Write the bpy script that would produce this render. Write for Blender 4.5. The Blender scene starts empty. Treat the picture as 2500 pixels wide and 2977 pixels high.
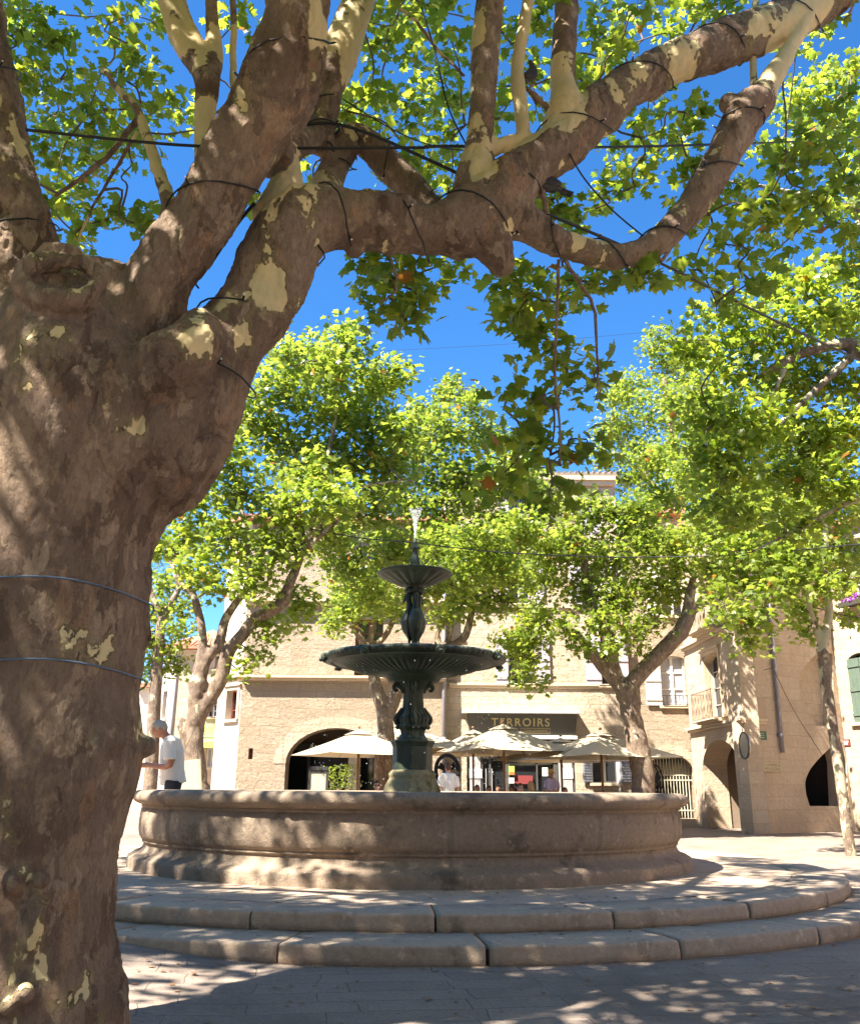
import bpy, bmesh, math, random
import numpy as np
from mathutils import Vector, Matrix, Quaternion, noise, kdtree
from mathutils.geometry import tessellate_polygon
random.seed(7); rng = np.random.default_rng(7)
R = math.radians; PI = math.pi
S = bpy.context.scene
C = S.collection
# ------------------------------------------------------------------ camera, world, sun, exposure
F = 2600.0; EYE = 1.2; PITCH = R(17.25); ROLL = R(0.45)
cd = bpy.data.cameras.new('camera'); cam = bpy.data.objects.new('camera', cd); C.objects.link(cam)
cd.sensor_fit = 'HORIZONTAL'; cd.sensor_width = 36.0; cd.lens = 36.0 * F / 2500.0
cd.clip_start = 0.05; cd.clip_end = 2000.0
cam.matrix_world = Matrix.Translation((0, 0, EYE)) @ Matrix.Rotation(PI / 2 + PITCH, 4, 'X') @ Matrix.Rotation(ROLL, 4, 'Z')
S.camera = cam
CR = cam.matrix_world.to_3x3()
SUN_DIR = Vector((0.47, 0.36, -0.80)).normalized()          # the way the light travels
w = bpy.data.worlds.new('World'); S.world = w; w.use_nodes = True
nt = w.node_tree; bg = nt.nodes['Background']
sky = nt.nodes.new('ShaderNodeTexSky'); sky.sky_type = 'NISHITA'; sky.sun_disc = False
sky.sun_elevation = math.asin(-SUN_DIR.z); sky.sun_rotation = math.atan2(-SUN_DIR.x, -SUN_DIR.y)
sky.air_density = 1.0; sky.dust_density = 0.0; sky.ozone_density = 6.0; sky.altitude = 1500
hs = nt.nodes.new('ShaderNodeHueSaturation'); hs.inputs['Saturation'].default_value = 1.2
nt.links.new(sky.outputs[0], hs.inputs['Color']); nt.links.new(hs.outputs[0], bg.inputs[0]); bg.inputs[1].default_value = 0.075
sl = bpy.data.lights.new('sun', 'SUN'); so = bpy.data.objects.new('sun', sl); C.objects.link(so)
sl.energy = 5.0; sl.angle = R(0.53); sl.color = (1.0, 0.92, 0.79)
so.rotation_euler = SUN_DIR.to_track_quat('-Z', 'Y').to_euler(); so.location = (-10, -10, 30)
S.view_settings.view_transform = 'Standard'; S.view_settings.look = 'None'
S.view_settings.exposure = 2.2; S.view_settings.gamma = 1.0
S.render.engine = 'CYCLES'
S.cycles.max_bounces = 7; S.cycles.diffuse_bounces = 5; S.cycles.transmission_bounces = 4; S.cycles.transparent_max_bounces = 8

# ------------------------------------------------------------------ where things stand
def ray(px, py):
    return (CR @ Vector(((px - 1250.0) / F, (1488.5 - py) / F, -1.0)))
def at(px, py, Y):
    d = ray(px, py); t = Y / d.y
    return Vector((0, 0, EYE)) + d * t
def mpp(px, py, Y):            # metres covered by one photo pixel there
    return (Y / ray(px, py).y) / F

# ------------------------------------------------------------------ objects
def link(o, parent=None):
    C.objects.link(o)
    if parent is not None: o.parent = parent
    return o
def tag(o, label=None, cat=None, group=None, kind=None):
    if label: o['label'] = label
    if cat: o['category'] = cat
    if group: o['group'] = group
    if kind: o['kind'] = kind
    return o
def empty(name, loc, rz=0.0):
    o = bpy.data.objects.new(name, None); C.objects.link(o); o.location = loc; o.rotation_euler = (0, 0, rz)
    o.empty_display_size = 0.2
    return o
def copy_tree(o, parent=None):
    c = o.copy(); C.objects.link(c)
    if parent is not None: c.parent = parent
    for ch in [k for k in bpy.data.objects if k.parent == o]: copy_tree(ch, c)
    return c

class MB:
    def __init__(s): s.v = []; s.f = []
    def add(s, vs, fs):
        b = len(s.v); s.v.extend([tuple(p) for p in vs]); s.f.extend([tuple(i + b for i in f) for f in fs]); return s
    def box(s, a, b, M=None):
        x0, y0, z0 = a; x1, y1, z1 = b
        vs = [Vector(p) for p in ((x0,y0,z0),(x1,y0,z0),(x1,y1,z0),(x0,y1,z0),(x0,y0,z1),(x1,y0,z1),(x1,y1,z1),(x0,y1,z1))]
        if M is not None: vs = [M @ p for p in vs]
        return s.add(vs, [(0,3,2,1),(4,5,6,7),(0,1,5,4),(1,2,6,5),(2,3,7,6),(3,0,4,7)])
    def tube(s, pts, rad, seg=8, cap=True, closed=False):
        pts = [Vector(p) for p in pts]; n = len(pts)
        if not isinstance(rad, (list, tuple)): rad = [rad] * n
        up = None; vs = []; fs = []
        for i in range(n):
            if closed: t = pts[(i + 1) % n] - pts[i - 1]
            else: t = pts[min(i + 1, n - 1)] - pts[max(i - 1, 0)]
            if t.length < 1e-9: t = Vector((0, 0, 1))
            t.normalize()
            if up is None:
                up = t.orthogonal().normalized()
            else:
                up = up - t * up.dot(t)
                up = up.normalized() if up.length > 1e-6 else t.orthogonal().normalized()
            b = t.cross(up)
            for k in range(seg):
                a = 2 * PI * k / seg
                vs.append(pts[i] + (up * math.cos(a) + b * math.sin(a)) * rad[i])
        m = n if closed else n - 1
        for i in range(m):
            j = (i + 1) % n
            for k in range(seg):
                l = (k + 1) % seg
                fs.append((i*seg+k, i*seg+l, j*seg+l, j*seg+k))
        if cap and not closed:
            fs.append(tuple(range(seg))[::-1]); fs.append(tuple((n-1)*seg + k for k in range(seg)))
        return s.add(vs, fs)
    def ball(s, c, r, seg=12, rings=8, M=None):
        c = Vector(c)
        if not isinstance(r, (list, tuple)): r = (r, r, r)
        vs = [Vector((0, 0, 1))]
        for i in range(1, rings):
            a = PI * i / rings
            for k in range(seg):
                b = 2 * PI * k / seg
                vs.append(Vector((math.sin(a)*math.cos(b), math.sin(a)*math.sin(b), math.cos(a))))
        vs.append(Vector((0, 0, -1))); fs = []
        for k in range(seg): fs.append((0, 1 + k, 1 + (k+1) % seg))
        for i in range(rings - 2):
            for k in range(seg):
                a = 1 + i*seg + k; b = 1 + i*seg + (k+1) % seg
                fs.append((a, a + seg, b + seg, b))
        L = len(vs) - 1; b0 = 1 + (rings-2)*seg
        for k in range(seg): fs.append((b0 + k, L, b0 + (k+1) % seg))
        vs = [Vector((p.x*r[0], p.y*r[1], p.z*r[2])) for p in vs]
        if M is not None: vs = [M @ p for p in vs]
        return s.add([c + p for p in vs], fs)
    def lathe(s, prof, c=(0, 0), seg=64, fn=None, cap0=False, cap1=False):
        n = len(prof); vs = []
        for i, (r, z) in enumerate(prof):
            for k in range(seg):
                a = 2 * PI * k / seg; rr, zz = (r, z) if fn is None else fn(i, r, z, a)
                vs.append((c[0] + rr*math.cos(a), c[1] + rr*math.sin(a), zz))
        fs = []
        for i in range(n - 1):
            for k in range(seg):
                l = (k+1) % seg; fs.append((i*seg+k, i*seg+l, (i+1)*seg+l, (i+1)*seg+k))
        if cap0: fs.append(tuple(range(seg))[::-1])
        if cap1: fs.append(tuple((n-1)*seg+k for k in range(seg)))
        return s.add(vs, fs)
    def mesh(s, name, smooth=False):
        me = bpy.data.meshes.new(name); me.from_pydata(s.v, [], s.f); me.update()
        if smooth: me.polygons.foreach_set('use_smooth', [True] * len(me.polygons))
        return me
    def build(s, name, mat, parent=None, smooth=False, bevel=0.0, loc=None, rz=None):
        me = s.mesh(name, smooth); me.materials.append(mat)
        o = link(bpy.data.objects.new(name, me), parent)
        if loc is not None: o.location = loc
        if rz is not None: o.rotation_euler = (0, 0, rz)
        if bevel:
            m = o.modifiers.new('b', 'BEVEL'); m.width = bevel; m.segments = 2; m.limit_method = 'ANGLE'; m.angle_limit = R(40)
        return o

def remesh(mb, voxel, smooth=4, factor=0.5):
    me = mb.mesh('tmp'); o = bpy.data.objects.new('tmp', me); C.objects.link(o)
    m = o.modifiers.new('r', 'REMESH'); m.mode = 'VOXEL'; m.voxel_size = voxel
    if smooth:
        k = o.modifiers.new('s', 'SMOOTH'); k.iterations = smooth; k.factor = factor
    dg = bpy.context.evaluated_depsgraph_get(); dg.update()
    out = bpy.data.meshes.new_from_object(o.evaluated_get(dg))
    bpy.data.objects.remove(o); bpy.data.meshes.remove(me)
    out.polygons.foreach_set('use_smooth', [True] * len(out.polygons))
    return out
def spline(pts, rad=None, k=4):
    """Catmull-Rom through points (and radii)."""
    P = [Vector(p) for p in pts]; out = []; ro = []
    n = len(P)
    for i in range(n - 1):
        p0 = P[max(i-1, 0)]; p1 = P[i]; p2 = P[i+1]; p3 = P[min(i+2, n-1)]
        for j in range(k):
            t = j / k
            out.append(0.5*((2*p1) + (p2-p0)*t + (2*p0-5*p1+4*p2-p3)*t*t + (3*p1-p0-3*p2+p3)*t**3))
            if rad: ro.append(rad[i]*(1-t) + rad[i+1]*t)
    out.append(P[-1])
    if rad: ro.append(rad[-1]); return out, ro
    return out

# ------------------------------------------------------------------ materials
def newmat(name):
    m = bpy.data.materials.new(name); m.use_nodes = True; nt = m.node_tree
    return m, nt, nt.nodes['Principled BSDF']
def N(nt, typ, **kw):
    n = nt.nodes.new('ShaderNode' + typ)
    for k, v in kw.items():
        if k.startswith('i_'):
            key = k[2:].replace('_', ' ')
            n.inputs[key].default_value = v
        else: setattr(n, k, v)
    return n
def ramp(nt, src, stops):
    r = nt.nodes.new('ShaderNodeValToRGB'); e = r.color_ramp.elements
    while len(e) > 1: e.remove(e[0])
    e[0].position = stops[0][0]; e[0].color = (*stops[0][1], 1) if len(stops[0][1]) == 3 else stops[0][1]
    for p, c in stops[1:]:
        q = e.new(p); q.color = (*c, 1)
    nt.links.new(src, r.inputs[0]); return r
def mixc(nt, fac, a, b, mode='MIX'):
    m = nt.nodes.new('ShaderNodeMix'); m.data_type = 'RGBA'; m.blend_type = mode
    for i, x in ((0, fac), (6, a), (7, b)):
        if hasattr(x, 'is_linked') or hasattr(x, 'links'): nt.links.new(x, m.inputs[i])
        elif i == 0: m.inputs[0].default_value = x
        else: m.inputs[i].default_value = (*x, 1)
    return m.outputs[2]
def noisen(nt, scale, detail=3, rough=0.55, vec=None, dist=0.0):
    n = nt.nodes.new('ShaderNodeTexNoise'); n.inputs['Scale'].default_value = scale
    n.inputs['Detail'].default_value = detail; n.inputs['Roughness'].default_value = rough
    n.inputs['Distortion'].default_value = dist
    if vec is not None: nt.links.new(vec, n.inputs['Vector'])
    return n.outputs['Fac']
def coords(nt, scale=(1, 1, 1), kind='Object'):
    t = nt.nodes.new('ShaderNodeTexCoord'); m = nt.nodes.new('ShaderNodeMapping'); m.inputs['Scale'].default_value = scale
    nt.links.new(t.outputs[kind], m.inputs['Vector']); return m.outputs[0]
def bump(nt, h, dist, strength=1.0, prev=None):
    b = nt.nodes.new('ShaderNodeBump'); b.inputs['Distance'].default_value = dist; b.inputs['Strength'].default_value = strength
    nt.links.new(h, b.inputs['Height'])
    if prev is not None: nt.links.new(prev, b.inputs['Normal'])
    return b.outputs[0]
def mathn(nt, op, a, b=None):
    m = nt.nodes.new('ShaderNodeMath'); m.operation = op
    for i, x in enumerate((a, b)):
        if x is None: continue
        if hasattr(x, 'links'): nt.links.new(x, m.inputs[i])
        else: m.inputs[i].default_value = x
    return m.outputs[0]

def plain(name, col, rough=0.6, metal=0.0, var=0.15, scale=6.0, bmp=0.0, spec=0.5):
    m, nt, p = newmat(name); v = coords(nt)
    c = mixc(nt, noisen(nt, scale, 4, 0.6, v), tuple(x*(1-var) for x in col), tuple(min(1, x*(1+var)) for x in col))
    nt.links.new(c, p.inputs['Base Color']); p.inputs['Roughness'].default_value = rough; p.inputs['Metallic'].default_value = metal
    p.inputs['Specular IOR Level'].default_value = spec
    if bmp: nt.links.new(bump(nt, noisen(nt, scale*6, 4, 0.7, v), bmp), p.inputs['Normal'])
    return m

def masonry(name, c1, c2, bw=0.62, bh=0.30, rough_bump=0.03, mortar=0.012, groove=0.02, stain=0.35, wob=1.0):
    m, nt, p = newmat(name)
    t = nt.nodes.new('ShaderNodeTexCoord'); sp = nt.nodes.new('ShaderNodeSeparateXYZ'); nt.links.new(t.outputs['Object'], sp.inputs[0])
    cb = nt.nodes.new('ShaderNodeCombineXYZ')
    nt.links.new(mathn(nt, 'ADD', sp.outputs[0], sp.outputs[1]), cb.inputs[0]); nt.links.new(sp.outputs[2], cb.inputs[1])
    obj = t.outputs['Object']
    nn = nt.nodes.new('ShaderNodeTexNoise'); nn.inputs['Scale'].default_value = 1.6; nn.inputs['Detail'].default_value = 3
    nt.links.new(obj, nn.inputs['Vector'])
    vm = nt.nodes.new('ShaderNodeVectorMath'); vm.operation = 'MULTIPLY_ADD'
    nt.links.new(nn.outputs['Color'], vm.inputs[0]); vm.inputs[1].default_value = (0.34*wob, 0.14*wob, 0); nt.links.new(cb.outputs[0], vm.inputs[2])
    b = nt.nodes.new('ShaderNodeTexBrick'); nt.links.new(vm.outputs[0], b.inputs['Vector'])
    b.inputs['Scale'].default_value = 1.0; b.inputs['Brick Width'].default_value = bw; b.inputs['Row Height'].default_value = bh
    b.inputs['Mortar Size'].default_value = mortar; b.inputs['Mortar Smooth'].default_value = 0.6
    b.offset = 0.5; b.squash = 0.7; b.squash_frequency = 3
    b.inputs['Color1'].default_value = (*c1, 1); b.inputs['Color2'].default_value = (*c2, 1)
    b.inputs['Mortar'].default_value = (*[x*0.86 for x in c1], 1)
    big = noisen(nt, 0.7, 5, 0.65, obj); fine = noisen(nt, 9, 5, 0.7, obj)
    col = mixc(nt, mathn(nt, 'MULTIPLY', ramp(nt, big, [(0.42, (0,0,0)), (0.7, (1,1,1))]).outputs[0], stain), b.outputs['Color'], tuple(x*0.62 for x in c2))
    col = mixc(nt, mathn(nt, 'MULTIPLY', ramp(nt, fine, [(0.35, (1,1,1)), (0.55, (0,0,0))]).outputs[0], 0.35), col, tuple(x*0.72 for x in c1))
    nt.links.new(col, p.inputs['Base Color']); p.inputs['Roughness'].default_value = 0.9; p.inputs['Specular IOR Level'].default_value = 0.15
    n1 = bump(nt, b.outputs['Fac'], groove, 1.0); b2 = nt.nodes[-1]
    nt.nodes[-1].invert = True
    med = noisen(nt, 5.5, 6, 0.72, obj)
    n2 = bump(nt, med, rough_bump*5.0, 1.0, n1)
    n3 = bump(nt, noisen(nt, 22, 5, 0.75, obj), rough_bump*0.9, 1.0, n2)
    nt.links.new(n3, p.inputs['Normal'])
    return m

def stone(name, c1, c2, dark=(0.05, 0.045, 0.035), stain=0.6, bmp=0.006, zstretch=0.5, thr=0.55):
    m, nt, p = newmat(name); v = coords(nt)
    a = noisen(nt, 2.2, 5, 0.65, v); f = noisen(nt, 22, 5, 0.7, v)
    col = mixc(nt, a, c1, c2)
    col = mixc(nt, mathn(nt, 'MULTIPLY', ramp(nt, f, [(0.4, (0,0,0)), (0.62, (1,1,1))]).outputs[0], 0.35), col, tuple(min(1, x*1.3) for x in c2))
    vs = coords(nt, (1.6, 1.6, zstretch*1.6))
    st = ramp(nt, noisen(nt, 1.3, 6, 0.68, vs), [(thr, (0,0,0)), (thr+0.12, (1,1,1))]).outputs[0]
    col = mixc(nt, mathn(nt, 'MULTIPLY', st, stain), col, dark)
    sp = ramp(nt, noisen(nt, 9, 3, 0.6, v), [(0.63, (0,0,0)), (0.68, (1,1,1))]).outputs[0]
    col = mixc(nt, mathn(nt, 'MULTIPLY', sp, 0.6), col, tuple(min(1, x*1.45) for x in c2))
    nt.links.new(col, p.inputs['Base Color']); p.inputs['Roughness'].default_value = 0.88; p.inputs['Specular IOR Level'].default_value = 0.2
    n = bump(nt, noisen(nt, 6, 6, 0.7, v), bmp*2.5); n = bump(nt, noisen(nt, 60, 4, 0.75, v), bmp, 1.0, n)
    nt.links.new(n, p.inputs['Normal'])
    return m

def paving_mat():
    m, nt, p = newmat('paving_slabs')
    t = nt.nodes.new('ShaderNodeTexCoord'); mp = nt.nodes.new('ShaderNodeMapping'); mp.inputs['Rotation'].default_value = (0, 0, R(-9))
    nt.links.new(t.outputs['Object'], mp.inputs[0]); v = mp.outputs[0]
    b = nt.nodes.new('ShaderNodeTexBrick'); 
    nn = nt.nodes.new('ShaderNodeTexNoise'); nn.inputs['Scale'].default_value = 2.0; nt.links.new(v, nn.inputs['Vector'])
    vm = nt.nodes.new('ShaderNodeVectorMath'); vm.operation = 'MULTIPLY_ADD'
    nn.inputs['Scale'].default_value = 1.3; nn.inputs['Detail'].default_value = 5; nt.links.new(nn.outputs['Color'], vm.inputs[0]); vm.inputs[1].default_value = (0.22, 0.10, 0); nt.links.new(v, vm.inputs[2])
    nt.links.new(vm.outputs[0], b.inputs['Vector'])
    b.inputs['Scale'].default_value = 1.0; b.inputs['Brick Width'].default_value = 0.62; b.inputs['Row Height'].default_value = 0.27
    b.inputs['Mortar Size'].default_value = 0.006; b.inputs['Mortar Smooth'].default_value = 0.8; b.squash = 1.4; b.squash_frequency = 2
    b.inputs['Color1'].default_value = (0.235, 0.185, 0.152, 1); b.inputs['Color2'].default_value = (0.285, 0.23, 0.19, 1); b.inputs['Mortar'].default_value = (0.14, 0.105, 0.08, 1)
    col = mixc(nt, mathn(nt, 'MULTIPLY', ramp(nt, noisen(nt, 1.1, 6, 0.7, v), [(0.4, (0,0,0)), (0.65, (1,1,1))]).outputs[0], 0.6), b.outputs['Color'], (0.345, 0.275, 0.228))
    col = mixc(nt, mathn(nt, 'MULTIPLY', ramp(nt, noisen(nt, 40, 4, 0.7, v), [(0.4, (1,1,1)), (0.6, (0,0,0))]).outputs[0], 0.3), col, (0.07, 0.06, 0.055))
    col = mixc(nt, mathn(nt, 'MULTIPLY', ramp(nt, noisen(nt, 0.55, 8, 0.68, v, 0.6), [(0.50, (0,0,0)), (0.60, (1,1,1))]).outputs[0], 0.45), col, (0.12, 0.095, 0.075))
    col = mixc(nt, mathn(nt, 'MULTIPLY', ramp(nt, noisen(nt, 17, 4, 0.65, v), [(0.63, (0,0,0)), (0.68, (1,1,1))]).outputs[0], 0.5), col, (0.09, 0.075, 0.06))
    nt.links.new(col, p.inputs['Base Color']); p.inputs['Roughness'].default_value = 0.8; p.inputs['Specular IOR Level'].default_value = 0.25
    n = bump(nt, b.outputs['Fac'], 0.004); nt.nodes[-1].invert = True
    n = bump(nt, noisen(nt, 14, 6, 0.7, v), 0.008, 1.0, n); nt.links.new(n, p.inputs['Normal'])
    return m

def bark_mat(name, base1=(0.25, 0.172, 0.125), base2=(0.46, 0.34, 0.26), cream=(0.74, 0.58, 0.32), scale=1.0, flake=0.5):
    m, nt, p = newmat(name); v = coords(nt); vz = coords(nt, (1, 1, 0.4))
    at_ = nt.nodes.new('ShaderNodeAttribute'); at_.attribute_name = 'peel'
    big = noisen(nt, 1.3*scale, 6, 0.62, v, 0.3)
    col = mixc(nt, ramp(nt, big, [(0.34, (0,0,0)), (0.66, (1,1,1))]).outputs[0], base1, base2)
    # plates that came off at different times: layers of slightly different tone with ragged edges
    hs_ = []
    for sc, st, thr, f_, tone in ((3.2, 0.5, 0.54, 0.55, (1.18, 1.16, 1.05)), (4.6, 0.45, 0.57, 0.6, (0.62, 0.60, 0.60)), (7.5, 0.55, 0.58, 0.55, (1.45, 1.50, 1.40)), (6.0, 0.4, 0.60, 0.5, (1.25, 1.05, 0.85))):
        off = nt.nodes.new('ShaderNodeMapping'); off.inputs['Scale'].default_value = (1, 1, st); off.inputs['Location'].default_value = (sc*3, sc, sc*2); nt.links.new(v, off.inputs['Vector'])
        k = ramp(nt, noisen(nt, sc*scale, 9, 0.60, off.outputs[0], 0.15), [(thr, (0,0,0)), (thr+0.012, (1,1,1))]).outputs[0]; hs_.append(k)
        col = mixc(nt, mathn(nt, 'MULTIPLY', k, f_), col, tuple(a*b for a, b in zip(base2 if tone[0] > 1 else base1, tone)))
    col = mixc(nt, mathn(nt, 'MULTIPLY', ramp(nt, noisen(nt, 30*scale, 6, 0.75, vz), [(0.40, (1,1,1)), (0.54, (0,0,0))]).outputs[0], 0.35), col, tuple(x*0.5 for x in base1))
    fl = ramp(nt, noisen(nt, 8*scale, 4, 0.5, coords(nt, (1, 1, 0.6))), [(0.66, (0,0,0)), (0.675, (1,1,1))]).outputs[0]
    col = mixc(nt, mathn(nt, 'MULTIPLY', fl, flake), col, (0.36, 0.30, 0.19))
    # big peeled patches; how many is stored per vertex
    pn = noisen(nt, 3.0*scale, 9, 0.56, coords(nt, (1, 1, 0.6)), 0.25)
    gn = nt.nodes.new('ShaderNodeNewGeometry'); sg = nt.nodes.new('ShaderNodeSeparateXYZ'); nt.links.new(gn.outputs['Normal'], sg.inputs[0])   # more peeling on upward-facing bark
    pn = mathn(nt, 'ADD', pn, mathn(nt, 'MULTIPLY', sg.outputs[2], 0.05))
    s = mathn(nt, 'ADD', pn, mathn(nt, 'MULTIPLY', at_.outputs['Fac'], 0.36))
    halo = ramp(nt, s, [(0.640, (0,0,0)), (0.650, (1,1,1))]).outputs[0]
    col = mixc(nt, mathn(nt, 'MULTIPLY', halo, 0.55), col, tuple(a*b for a, b in zip(cream, (0.5, 0.52, 0.5))))
    mask = ramp(nt, s, [(0.668, (0,0,0)), (0.675, (1,1,1))]).outputs[0]
    cr = mixc(nt, ramp(nt, noisen(nt, 2.6*scale, 6, 0.6, v), [(0.4, (0,0,0)), (0.6, (1,1,1))]).outputs[0], cream, tuple(x*y for x, y in zip(cream, (0.78, 0.88, 0.95))))
    cr = mixc(nt, mathn(nt, 'MULTIPLY', noisen(nt, 14*scale, 6, 0.75, v), 0.55), cr, tuple(x*0.55 for x in cream))
    col = mixc(nt, mask, col, cr)
    nt.links.new(col, p.inputs['Base Color']); p.inputs['Roughness'].default_value = 0.85; p.inputs['Specular IOR Level'].default_value = 0.18
    inv = mathn(nt, 'SUBTRACT', 1.0, mask)
    n = bump(nt, inv, 0.006/scale)
    for k in hs_: n = bump(nt, mathn(nt, 'MULTIPLY', k, inv), 0.004/scale, 0.8, n)
    n = bump(nt, mathn(nt, 'MULTIPLY', noisen(nt, 9*scale, 8, 0.72, coords(nt, (1, 1, 0.6)), 0.25), inv), 0.08/scale, 1.0, n)
    n = bump(nt, mathn(nt, 'MULTIPLY', noisen(nt, 48*scale, 5, 0.75, coords(nt, (1, 1, 0.5))), inv), 0.02/scale, 1.0, n)
    vo = nt.nodes.new('ShaderNodeTexVoronoi'); vo.feature = 'DISTANCE_TO_EDGE'; vo.inputs['Scale'].default_value = 5.5*scale
    wv = nt.nodes.new('ShaderNodeTexNoise'); wv.inputs['Scale'].default_value = 7*scale; wv.inputs['Detail'].default_value = 6; wv.inputs['Roughness'].default_value = 0.7; nt.links.new(vz, wv.inputs['Vector'])
    vm = nt.nodes.new('ShaderNodeVectorMath'); vm.operation = 'MULTIPLY_ADD'; nt.links.new(wv.outputs['Color'], vm.inputs[0]); vm.inputs[1].default_value = (0.35/scale,)*3; nt.links.new(vz, vm.inputs[2]); nt.links.new(vm.outputs[0], vo.inputs['Vector'])
    gate = ramp(nt, noisen(nt, 2.0*scale, 3, 0.5, v), [(0.45, (1,1,1)), (0.60, (0,0,0))]).outputs[0]
    crk = mathn(nt, 'MULTIPLY', mathn(nt, 'MULTIPLY', ramp(nt, vo.outputs['Distance'], [(0.0, (1,1,1)), (0.035, (0,0,0))]).outputs[0], gate), inv)
    n = bump(nt, mathn(nt, 'SUBTRACT', 1.0, crk), 0.009/scale, 0.8, n)
    nt.links.new(n, p.inputs['Normal'])
    return m

def leaf_mat(name, a, b, t, trans=0.45):
    m, nt, p = newmat(name)
    g = nt.nodes.new('ShaderNodeNewGeometry')
    rc = ramp(nt, g.outputs['Random Per Island'], [(0.0, a), (0.5, tuple((x+y)/2 for x, y in zip(a, b))), (0.93, b), (0.992, tuple(min(1, x*1.35) for x in b)), (0.996, (0.35, 0.10, 0.03))]).outputs[0]
    big = noisen(nt, 0.6, 3, 0.6, coords(nt))
    rc = mixc(nt, mathn(nt, 'MULTIPLY', big, 0.5), rc, a)
    nt.links.new(rc, p.inputs['Base Color']); p.inputs['Roughness'].default_value = 0.42; p.inputs['Specular IOR Level'].default_value = 0.5
    tr = nt.nodes.new('ShaderNodeBsdfTranslucent')
    tc = mixc(nt, 1.0, rc, t, 'MULTIPLY'); nt.links.new(tc, tr.inputs['Color'])
    mx = nt.nodes.new('ShaderNodeMixShader'); mx.inputs[0].default_value = trans
    nt.links.new(p.outputs[0], mx.inputs[1]); nt.links.new(tr.outputs[0], mx.inputs[2])
    nt.links.new(mx.outputs[0], nt.nodes['Material Output'].inputs['Surface'])
    return m

def glassy(name, col, rough=0.08):
    m, nt, p = newmat(name); p.inputs['Base Color'].default_value = (*col, 1); p.inputs['Roughness'].default_value = rough
    p.inputs['Specular IOR Level'].default_value = 0.8
    return m

M = {}
M['limestone'] = masonry('limestone', (0.60, 0.46, 0.325), (0.70, 0.56, 0.42), rough_bump=0.03)
M['limestone_b'] = masonry('limestone_b', (0.62, 0.485, 0.35), (0.71, 0.57, 0.43), bw=0.5, bh=0.26, rough_bump=0.022)
M['ashlar'] = masonry('ashlar', (0.53, 0.41, 0.295), (0.60, 0.48, 0.355), bw=0.75, bh=0.36, rough_bump=0.010, groove=0.005, stain=0.6, mortar=0.007, wob=0.3)
M['plaster'] = masonry('plaster', (0.62, 0.54, 0.43), (0.66, 0.58, 0.46), bw=0.9, bh=0.4, rough_bump=0.004, groove=0.003, stain=0.3)
M['ashlar_b'] = masonry('ashlar_b', (0.50, 0.39, 0.28), (0.56, 0.45, 0.33), bw=0.8, bh=0.38, rough_bump=0.008, groove=0.004, stain=0.5, mortar=0.007, wob=0.3)
M['trim'] = plain('trim_stone', (0.55, 0.43, 0.30), 0.85, var=0.12, bmp=0.004)
M['rooftile'] = plain('rooftile', (0.42, 0.19, 0.11), 0.85, var=0.4, scale=5, bmp=0.005)
M['basin'] = stone('basin_stone', (0.22, 0.165, 0.122), (0.32, 0.25, 0.188), stain=0.55, thr=0.53, bmp=0.010, zstretch=1.3)
M['step'] = stone('step_stone', (0.34, 0.255, 0.185), (0.46, 0.36, 0.275), stain=0.5, thr=0.57, bmp=0.004)
M['mossy'] = stone('mossy_stone', (0.24, 0.20, 0.12), (0.38, 0.33, 0.20), dark=(0.06, 0.06, 0.02), stain=0.85, thr=0.46, bmp=0.01)
M['paving'] = paving_mat()
M['bark'] = bark_mat('plane_bark')
M['bark_far'] = bark_mat('plane_bark_far', (0.17, 0.12, 0.09), (0.29, 0.22, 0.17), (0.52, 0.44, 0.29), 2.0, 0.5)
M['twig'] = plain('twig_bark', (0.12, 0.085, 0.06), 0.8, var=0.3, scale=8)
M['leaf'] = leaf_mat('leaf_near', (0.10, 0.16, 0.022), (0.25, 0.29, 0.045), (2.2, 2.1, 1.3), 0.6)
M['leaf_far'] = leaf_mat('leaf_far', (0.11, 0.175, 0.026), (0.27, 0.31, 0.06), (2.0, 1.9, 1.2), 0.54)
M['bronze'] = stone('verdigris_iron', (0.020, 0.030, 0.018), (0.040, 0.055, 0.034), dark=(0.010, 0.010, 0.008), stain=0.7, bmp=0.002, zstretch=0.3, thr=0.45)
M['bronze'].node_tree.nodes['Principled BSDF'].inputs['Roughness'].default_value = 0.5
M['bronze'].node_tree.nodes['Principled BSDF'].inputs['Specular IOR Level'].default_value = 0.4
_nt = M['bronze'].node_tree; _p = _nt.nodes['Principled BSDF']; _src = _p.inputs['Base Color'].links[0].from_socket     # lime scale where water lies
_g = _nt.nodes.new('ShaderNodeNewGeometry'); _s = _nt.nodes.new('ShaderNodeSeparateXYZ'); _nt.links.new(_g.outputs['Normal'], _s.inputs[0])
_k = ramp(_nt, mathn(_nt, 'ADD', mathn(_nt, 'MULTIPLY', _s.outputs[2], 0.30), noisen(_nt, 11, 6, 0.7, coords(_nt, (1, 1, 0.35)))), [(0.60, (0,0,0)), (0.76, (1,1,1))]).outputs[0]
_nt.links.new(mixc(_nt, mathn(_nt, 'MULTIPLY', _k, 0.75), _src, (0.17, 0.20, 0.15)), _p.inputs['Base Color'])
M['grey_paint'] = plain('grey_paint', (0.075, 0.070, 0.062), 0.55, var=0.1, scale=3)
M['grey_light'] = plain('light_grey_paint', (0.36, 0.35, 0.35), 0.55, var=0.08)
M['lilac'] = plain('lilac_shutter', (0.42, 0.37, 0.40), 0.65, var=0.08)
M['white_shutter'] = plain('white_shutter', (0.60, 0.55, 0.50), 0.65, var=0.1)
M['louvre'] = plain('grey_louvre', (0.24, 0.24, 0.27), 0.6, var=0.1)
M['white'] = plain('white_paint', (0.78, 0.76, 0.72), 0.6, var=0.05)
M['gold'] = plain('gold_letters', (0.52, 0.42, 0.20), 0.5, var=0.05)
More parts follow.
